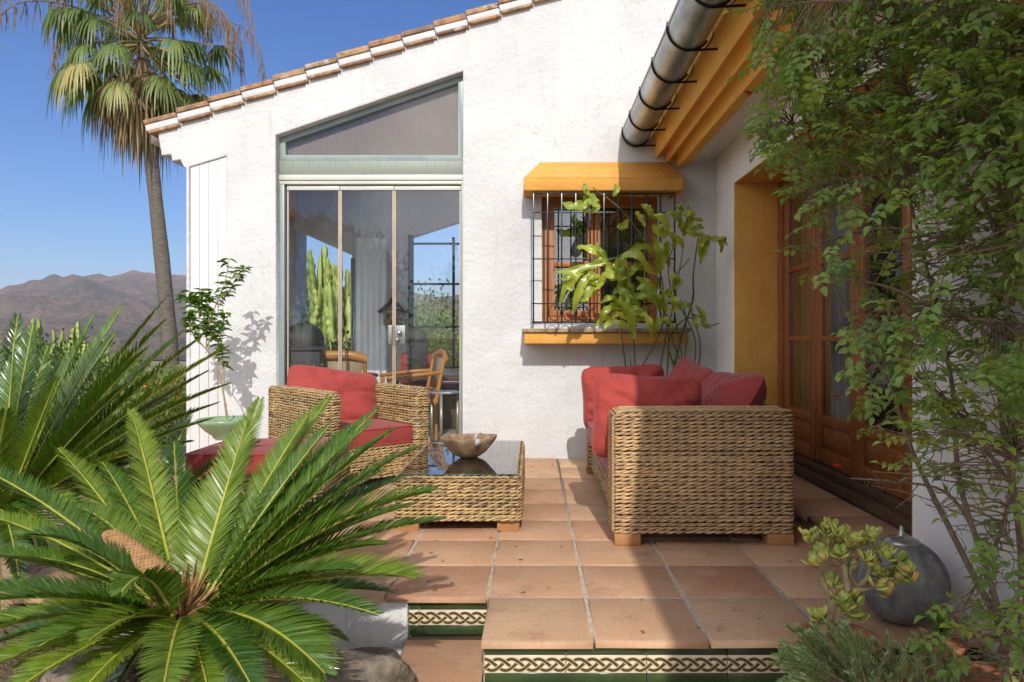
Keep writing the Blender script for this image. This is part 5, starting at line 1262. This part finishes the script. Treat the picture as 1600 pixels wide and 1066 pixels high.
for k in range(330):                        # bare twigs
    py = rnd(250, 1080); px = rnd(max(np.interp(py, by, bx)-5, 1330 if py > 700 else 1200), 1630)
    Yw = F*XR/(px-VX); Y = rnd(1.9, min(Yw-.08, 2.7)) if Yw-.08 > 1.95 else 1.95; p = P(px, py, Y)
    if p[0] > XR-.04: continue
    q = mp[np.argmin(np.sum((mp-p)**2, axis=1)+rng.random(len(mp))*.03)]
    if np.linalg.norm(p-q) > .45: continue
    m_ = (p+q)/2+np.array([rnd(-.05,.05), rnd(-.05,.05), rnd(-.05,.05)]); c = bez(q, m_, p, 9)+np.cumsum(rng.normal(0, .003, (9, 3)), axis=0)
    stemm.tube(c, np.linspace(.0026, .0008, 9), 4, random.random(), cap=False)
    e_ = c[5]+np.array([rnd(-.06,.06), rnd(-.05,.05), rnd(-.06,.04)]); stemm.tube([c[5], (c[5]+e_)/2+.006, e_], [.0016,.0012,.0006], 4, cap=False)
stemm.build('stems', M['bark'], rb, smooth=True)
b = MB(); LLa = np.array(LL); spray_leaves(b, OL, DL, UL, LLa, LLa*.62, np.array(RL)); b.build('foliage', M['rose_leaf'], rb, smooth=True)
for (x, y, Y) in [(1272,332,2.6),(1306,621,2.7),(1307,730,2.6),(1170,147,2.6),(1243,425,2.7),(1588,60,2.0)]:
    b = MB(); c = P(x, y, Y)
    for k in range(9):
        a = rnd(0, 2*pi); d = nrm([cos(a), sin(a), rnd(0, 1)]); b.inst(LV, LF, [c], frames([d], np.array([[0,0,1.]])), [.020])
    b.build('flower', M['petal_red'], rb, smooth=True)

# ================================================================ PALM, CACTI, SHRUBS
def fan_leaf(mb, dm, base, tip, droop, size, nseg=34, dead=False):
    base, tip = np.asarray(base), np.asarray(tip); out = nrm(tip-base)
    up = nrm(np.array([0,0,1.])-out*out[2]); side = np.cross(out, up)
    n = 8
    for k in range(nseg):
        a = radians(-118+236*(k+.5)/nseg)+rnd(-.02,.02); d = out*cos(a)+side*sin(a); Lk = size*(1-.22*abs(a)/2)*rnd(.88,1.05)
        t = np.linspace(0, 1, n)[:, None]
        c = tip+d*Lk*t+np.array([0,0,-1.])*(Lk*(droop*rnd(.6,1.5)*t**2.4+.06*t))+side*rng.normal(0,.02)*t**2*Lk
        if droop > .3: c = c-d*Lk*.35*t**2.6*droop
        w_ = (np.sin(pi*np.clip(t[:,0]*.8+.14, 0, 1))**1.1)*size*.036*(1.0 if not dead else .8); w_[-1] = .001
        sd = nrm(np.cross(d, up)); V = np.stack([c-sd*w_[:,None], c+up*w_[:,None]*.4, c+sd*w_[:,None]], 1); mb.grid(V, min(.2*random.random()+dm, 1))
def fan_palm(name, label, base, top, R, nf=46, seed=3, group=None, trunk_r=.135, skirt=60):
    random.seed(seed); o = empty(name, label, 'palm tree', group, tuple(base)); base = np.array(base); top = np.array(top)-base
    n = 16; c = np.array([top*t+np.array([.12*sin(t*4)*(1-t), 0, 0]) for t in np.linspace(0, 1, n)])
    b = MB(); b.tube(c, trunk_r*np.linspace(1.25, .78, n)*(1+.04*np.sin(np.arange(n)*2.)), 18); b.build('trunk', M['trunk'], o, smooth=True)
    ga_ = 2.39996
    for k in range(nf):
        t = k/nf; el = radians(78-125*t+rnd(-8,8)); a = k*ga_+rnd(-.3,.3); pl = R*rnd(.50,.75)*(1-.12*t)
        d = np.array([cos(a)*cos(el), sin(a)*cos(el), sin(el)]); p0 = top+np.array([0,0,-.25*t]); p1 = p0+d*pl+np.array([0,0,-.18*pl*(.3+t)])
        b = MB(); dr = rnd(.35,.75)+.5*t; fan_leaf(b, .35+rnd(-.3,.4) if t < .8 else rnd(.5,.95), p0, p1, dr, R*rnd(.26,.36), nseg=28); f = b.build('fan_leaf', M['palm'], o, smooth=True)
        s_ = MB(); s_.tube(bez(p0, (p0+p1)/2+np.array([0,0,.08*pl]), p1, 7), np.linspace(.026,.012,7), 6); s_.build('leaf_stalk', M['stalk'], f, smooth=True)
    for k in range(skirt):
        a = k*ga_; el = radians(-45-35*random.random()); d = np.array([cos(a)*cos(el), sin(a)*cos(el), sin(el)]); p0 = top+np.array([0,0,-.2-.6*random.random()]); p1 = p0+d*R*rnd(.22,.40)
        b = MB(); fan_leaf(b, rnd(0,.8), p0, p1, 1.1, R*.36, 16, True); b.build('dead_leaf', M['palm_dead'], o, smooth=True)
    for k in range(26):
        a = rnd(0, 2*pi); el = rnd(.1, .8); d = np.array([cos(a)*cos(el), sin(a)*cos(el), sin(el)]); p0 = top; p1 = p0+d*R*rnd(.9,1.25); b = MB(); c = bez(p0, p1+np.array([0,0,.3*R]), p1+np.array([0,0,-.5*R]), 14)
        b.tube(c, np.linspace(.02,.006,14), 5)
        for i in range(4, 14):
            for _ in range(5):
                q = c[i]+rng.normal(0,.04,3); b.tube([c[i], q+np.array([0,0,-.12]), q+np.array([rnd(-.08,.08),0,-rnd(.3,.6)*R*.45])], [.008,.007,.004], 4, random.random(), cap=False)
        b.build('flower_stalk', M['palm_dead'], o)
    return o
YT = 14.0
fan_palm('fan_palm', 'tall fan palm with a dead leaf skirt rising behind the corner of the house', (P(272,600,YT)[0], YT, -1.2), P(220,54,YT), 2.15, 60, 5)
def cactus(label, c, h, n, spread, seed, group):
    random.seed(seed); o = empty('candelabra_cactus', label, 'cactus', group, tuple(c)); 
    b = MB()
    for k in range(n):
        a = rnd(0, 2*pi); r = spread*math.sqrt(random.random()); x, y = r*cos(a), r*sin(a)*.6; hh = h*(1-.22*(r/spread)**2)*rnd(.62,1.02); z0 = hh*rnd(.0,.72)
        m_ = 34; c_ = np.array([(x*(.55+.45*min(t*3,1))+.03*sin(t*6+k), y*(.55+.45*min(t*3,1)), z0+(hh-z0)*t) for t in np.linspace(0, 1, m_)])
        R_ = rnd(.042,.07)*(1+.26*np.sin(np.linspace(0,1,m_)*hh*14+k)); R_[-1] *= .35; R_[-2] *= .8
        T = np.gradient(c_, axis=0); an = np.arange(10)/10*2*pi+k; st_ = np.where(np.arange(10)%2 == 0, 1.0, .50)
        V = c_[:, None]+R_[:, None, None]*(st_*np.cos(an))[None,:,None]*np.array([1,0,0])+R_[:, None, None]*(st_*np.sin(an))[None,:,None]*np.array([0,1,0])
        b.grid(V, random.random(), closeu=True); b.add(V[-1], np.arange(10)[None], .5)
    b.build('cactus_arms', M['cactus'], o); return o
gz_ = lambda x, y: float(hgt(np.array(x), np.array(y)))
p = P(503, 500, 13.2); cactus('tall dense candelabra cactus seen through the left glass pane', (p[0], 13.2, gz_(p[0],13.2)-.2), P(0,392,13.2)[2]-gz_(p[0],13.2)+.25, 210, 1.15, 4, 'candelabra cacti beyond the terrace')
p = P(85, 520, 17); cactus('candelabra cactus tops showing above the dark hedge at left', (p[0], 17, gz_(p[0],17)-.2), P(0,498,17)[2]-gz_(p[0],17)+.25, 130, 1.7, 9, 'candelabra cacti beyond the terrace')
def bush(name, label, c, r, n, mat, seed, L_=.07, group=None, cat='shrub'):
    rs = np.random.default_rng(seed); o = empty(name, label, cat, group, tuple(c)); cl = rs.normal(0, 1, (int(n/55)+6, 3)); cl /= np.linalg.norm(cl, axis=1)[:, None]; cl *= rs.uniform(.35, 1, (len(cl), 1))**.6
    k = rs.integers(0, len(cl), n); p_ = (cl[k]+rs.normal(0, .17, (n, 3)))*np.array(r)+np.array([0,0,r[2]*.8]); D = p_/np.array(r)+rs.normal(0, .7, (n, 3)); b = MB()
    spray_leaves(b, p_, D, np.tile([0.05,0,1.], (n,1))+rs.normal(0,.5,(n,3)), rs.uniform(.7,1.2,n)*L_, rs.uniform(.7,1.1,n)*L_*.5, np.clip((k/len(cl))*.6+rs.random(n)*.4, 0, 1)); b.build('foliage', M[mat], o, smooth=True)
    b = MB()
    for q in cl[:14]: b.tube(bez((0,0,-.1), (q*np.array(r)*.4+np.array([0,0,r[2]*.3])), q*np.array(r)+np.array([0,0,r[2]*.8]), 6), np.linspace(.03*min(r[2],1.6),.008,6), 5)
    b.build('branches', M['bark'], o); return o
gb = 'garden shrubs beyond the terrace'
def B(px, pyt, Y, r, n, mat, label, seed, L_=.09, nm='garden_shrub', cat='shrub'):
    q = P(px, pyt, Y); g_ = gz_(q[0], Y); rz = (q[2]-g_)/1.75; bush(nm, label, (q[0], Y, g_), (r, r, rz), n, mat, seed, L_, gb, cat)
B(75, 545, 9.5, .95, 5200, 'shrub', 'dense dark clipped hedge below the cactus tops at left', 1, .06, 'dark_hedge', 'hedge')
B(-30, 545, 9.8, .9, 3500, 'shrub', 'dark hedge at the very left edge behind the fronds', 2, .06, 'dark_hedge', 'hedge')
B(175, 560, 11, 1.1, 3500, 'shrub2', 'light green garden shrub between hedge and palm trunk', 3)
B(245, 585, 9.0, .7, 2600, 'shrub2', 'bright low shrub with orange flowers next to the palm trunk', 4, .07)
B(285, 600, 8.0, .5, 2000, 'shrub2', 'small yellow green shrub at the house corner', 5, .06)
B(662, 490, 15, 1.0, 3200, 'shrub2', 'pale green bush seen low through the black framed window', 6, .10)
B(705, 450, 14, .85, 3800, 'shrub2', 'taller yellow green tree seen through the black framed window', 7, .09, 'garden_tree', 'tree')
B(600, 500, 16, 1.2, 2500, 'shrub', 'darker bush behind the glazed room', 8, .1)
B(540, 545, 12, .9, 2000, 'shrub', 'low dark bush at the foot of the tall cactus', 9, .1)
b = MB()
for k in range(70):
    c = P(rnd(225,285), rnd(595,640), 8.6+rnd(-.3,.2)); a = rnd(0,6); b.inst(LV, LF, [c], frames([[cos(a), sin(a), .4]], np.array([[0,0,1.]])), [.05])
o = b.build('orange_flowers', M['petal_orange'], None); tag(o, 'orange blossoms over the low shrub by the palm trunk', 'flowers', None, 'stuff')
# trees and a palm behind the photographer, mirrored in the glass door
B2 = [(-6.5, -12.5, 4.6, 1.9, 'spreading dark leafed tree in the garden mirrored in the glass door', 11), (-2.2, -15, 4.4, 1.6, 'round dark tree in the garden mirrored in the right glass pane', 12)]
for x, y, h_, r, lb_, sd_ in B2: bush('mirrored_tree', lb_, (x, y, 1.2), (r, r, (h_-1.2)/1.75), 2600, 'shrub', sd_, .22, 'garden trees mirrored in the glass', 'tree')
fan_palm('fan_palm', 'fan palm in the garden mirrored in the left glass pane', (-7.6, -12, -1), (-7.4, -12, 4.3), 1.5, 26, 8, None, .16, 10)
# ---------------- air
hz = MB(); hz.box(-26000, 26000, -3000, 26000, -900, 1500)
hm = bpy.data.materials.new('haze_air'); hm.use_nodes = True; t_ = hm.node_tree; t_.nodes.clear()
pv = t_.nodes.new('ShaderNodeVolumePrincipled'); pv.inputs['Color'].default_value = (.80, .86, 1, 1); pv.inputs['Density'].default_value = .00006
oo = t_.nodes.new('ShaderNodeOutputMaterial'); t_.links.new(pv.outputs[0], oo.inputs['Volume'])
o = hz.build('haze', hm, None); tag(o, kind='stuff')

# ---------------- fallen leaves on the tiles
b = MB(); O, D = [], []
for k in range(70):
    x, y = random.choice([(rnd(.9,1.5), rnd(2.45,3.3)), (rnd(1.31,1.47), rnd(3.3,5.5)), (rnd(-.6,.2), rnd(2.82,3.6)), (rnd(-.5,.4), rnd(5.4,5.97)), (rnd(.2,1.4), rnd(2.42,2.9))])
    O.append((x, y, .006)); a = rnd(0, 2*pi); D.append((cos(a), sin(a), rnd(-.02,.12)))
spray_leaves(b, O, D, np.tile([0,.1,1.], (70,1)), rng.uniform(.012,.028,70), rng.uniform(.007,.013,70)); o = b.build('fallen_leaves', M['palm_dead'], None); tag(o, kind='stuff')
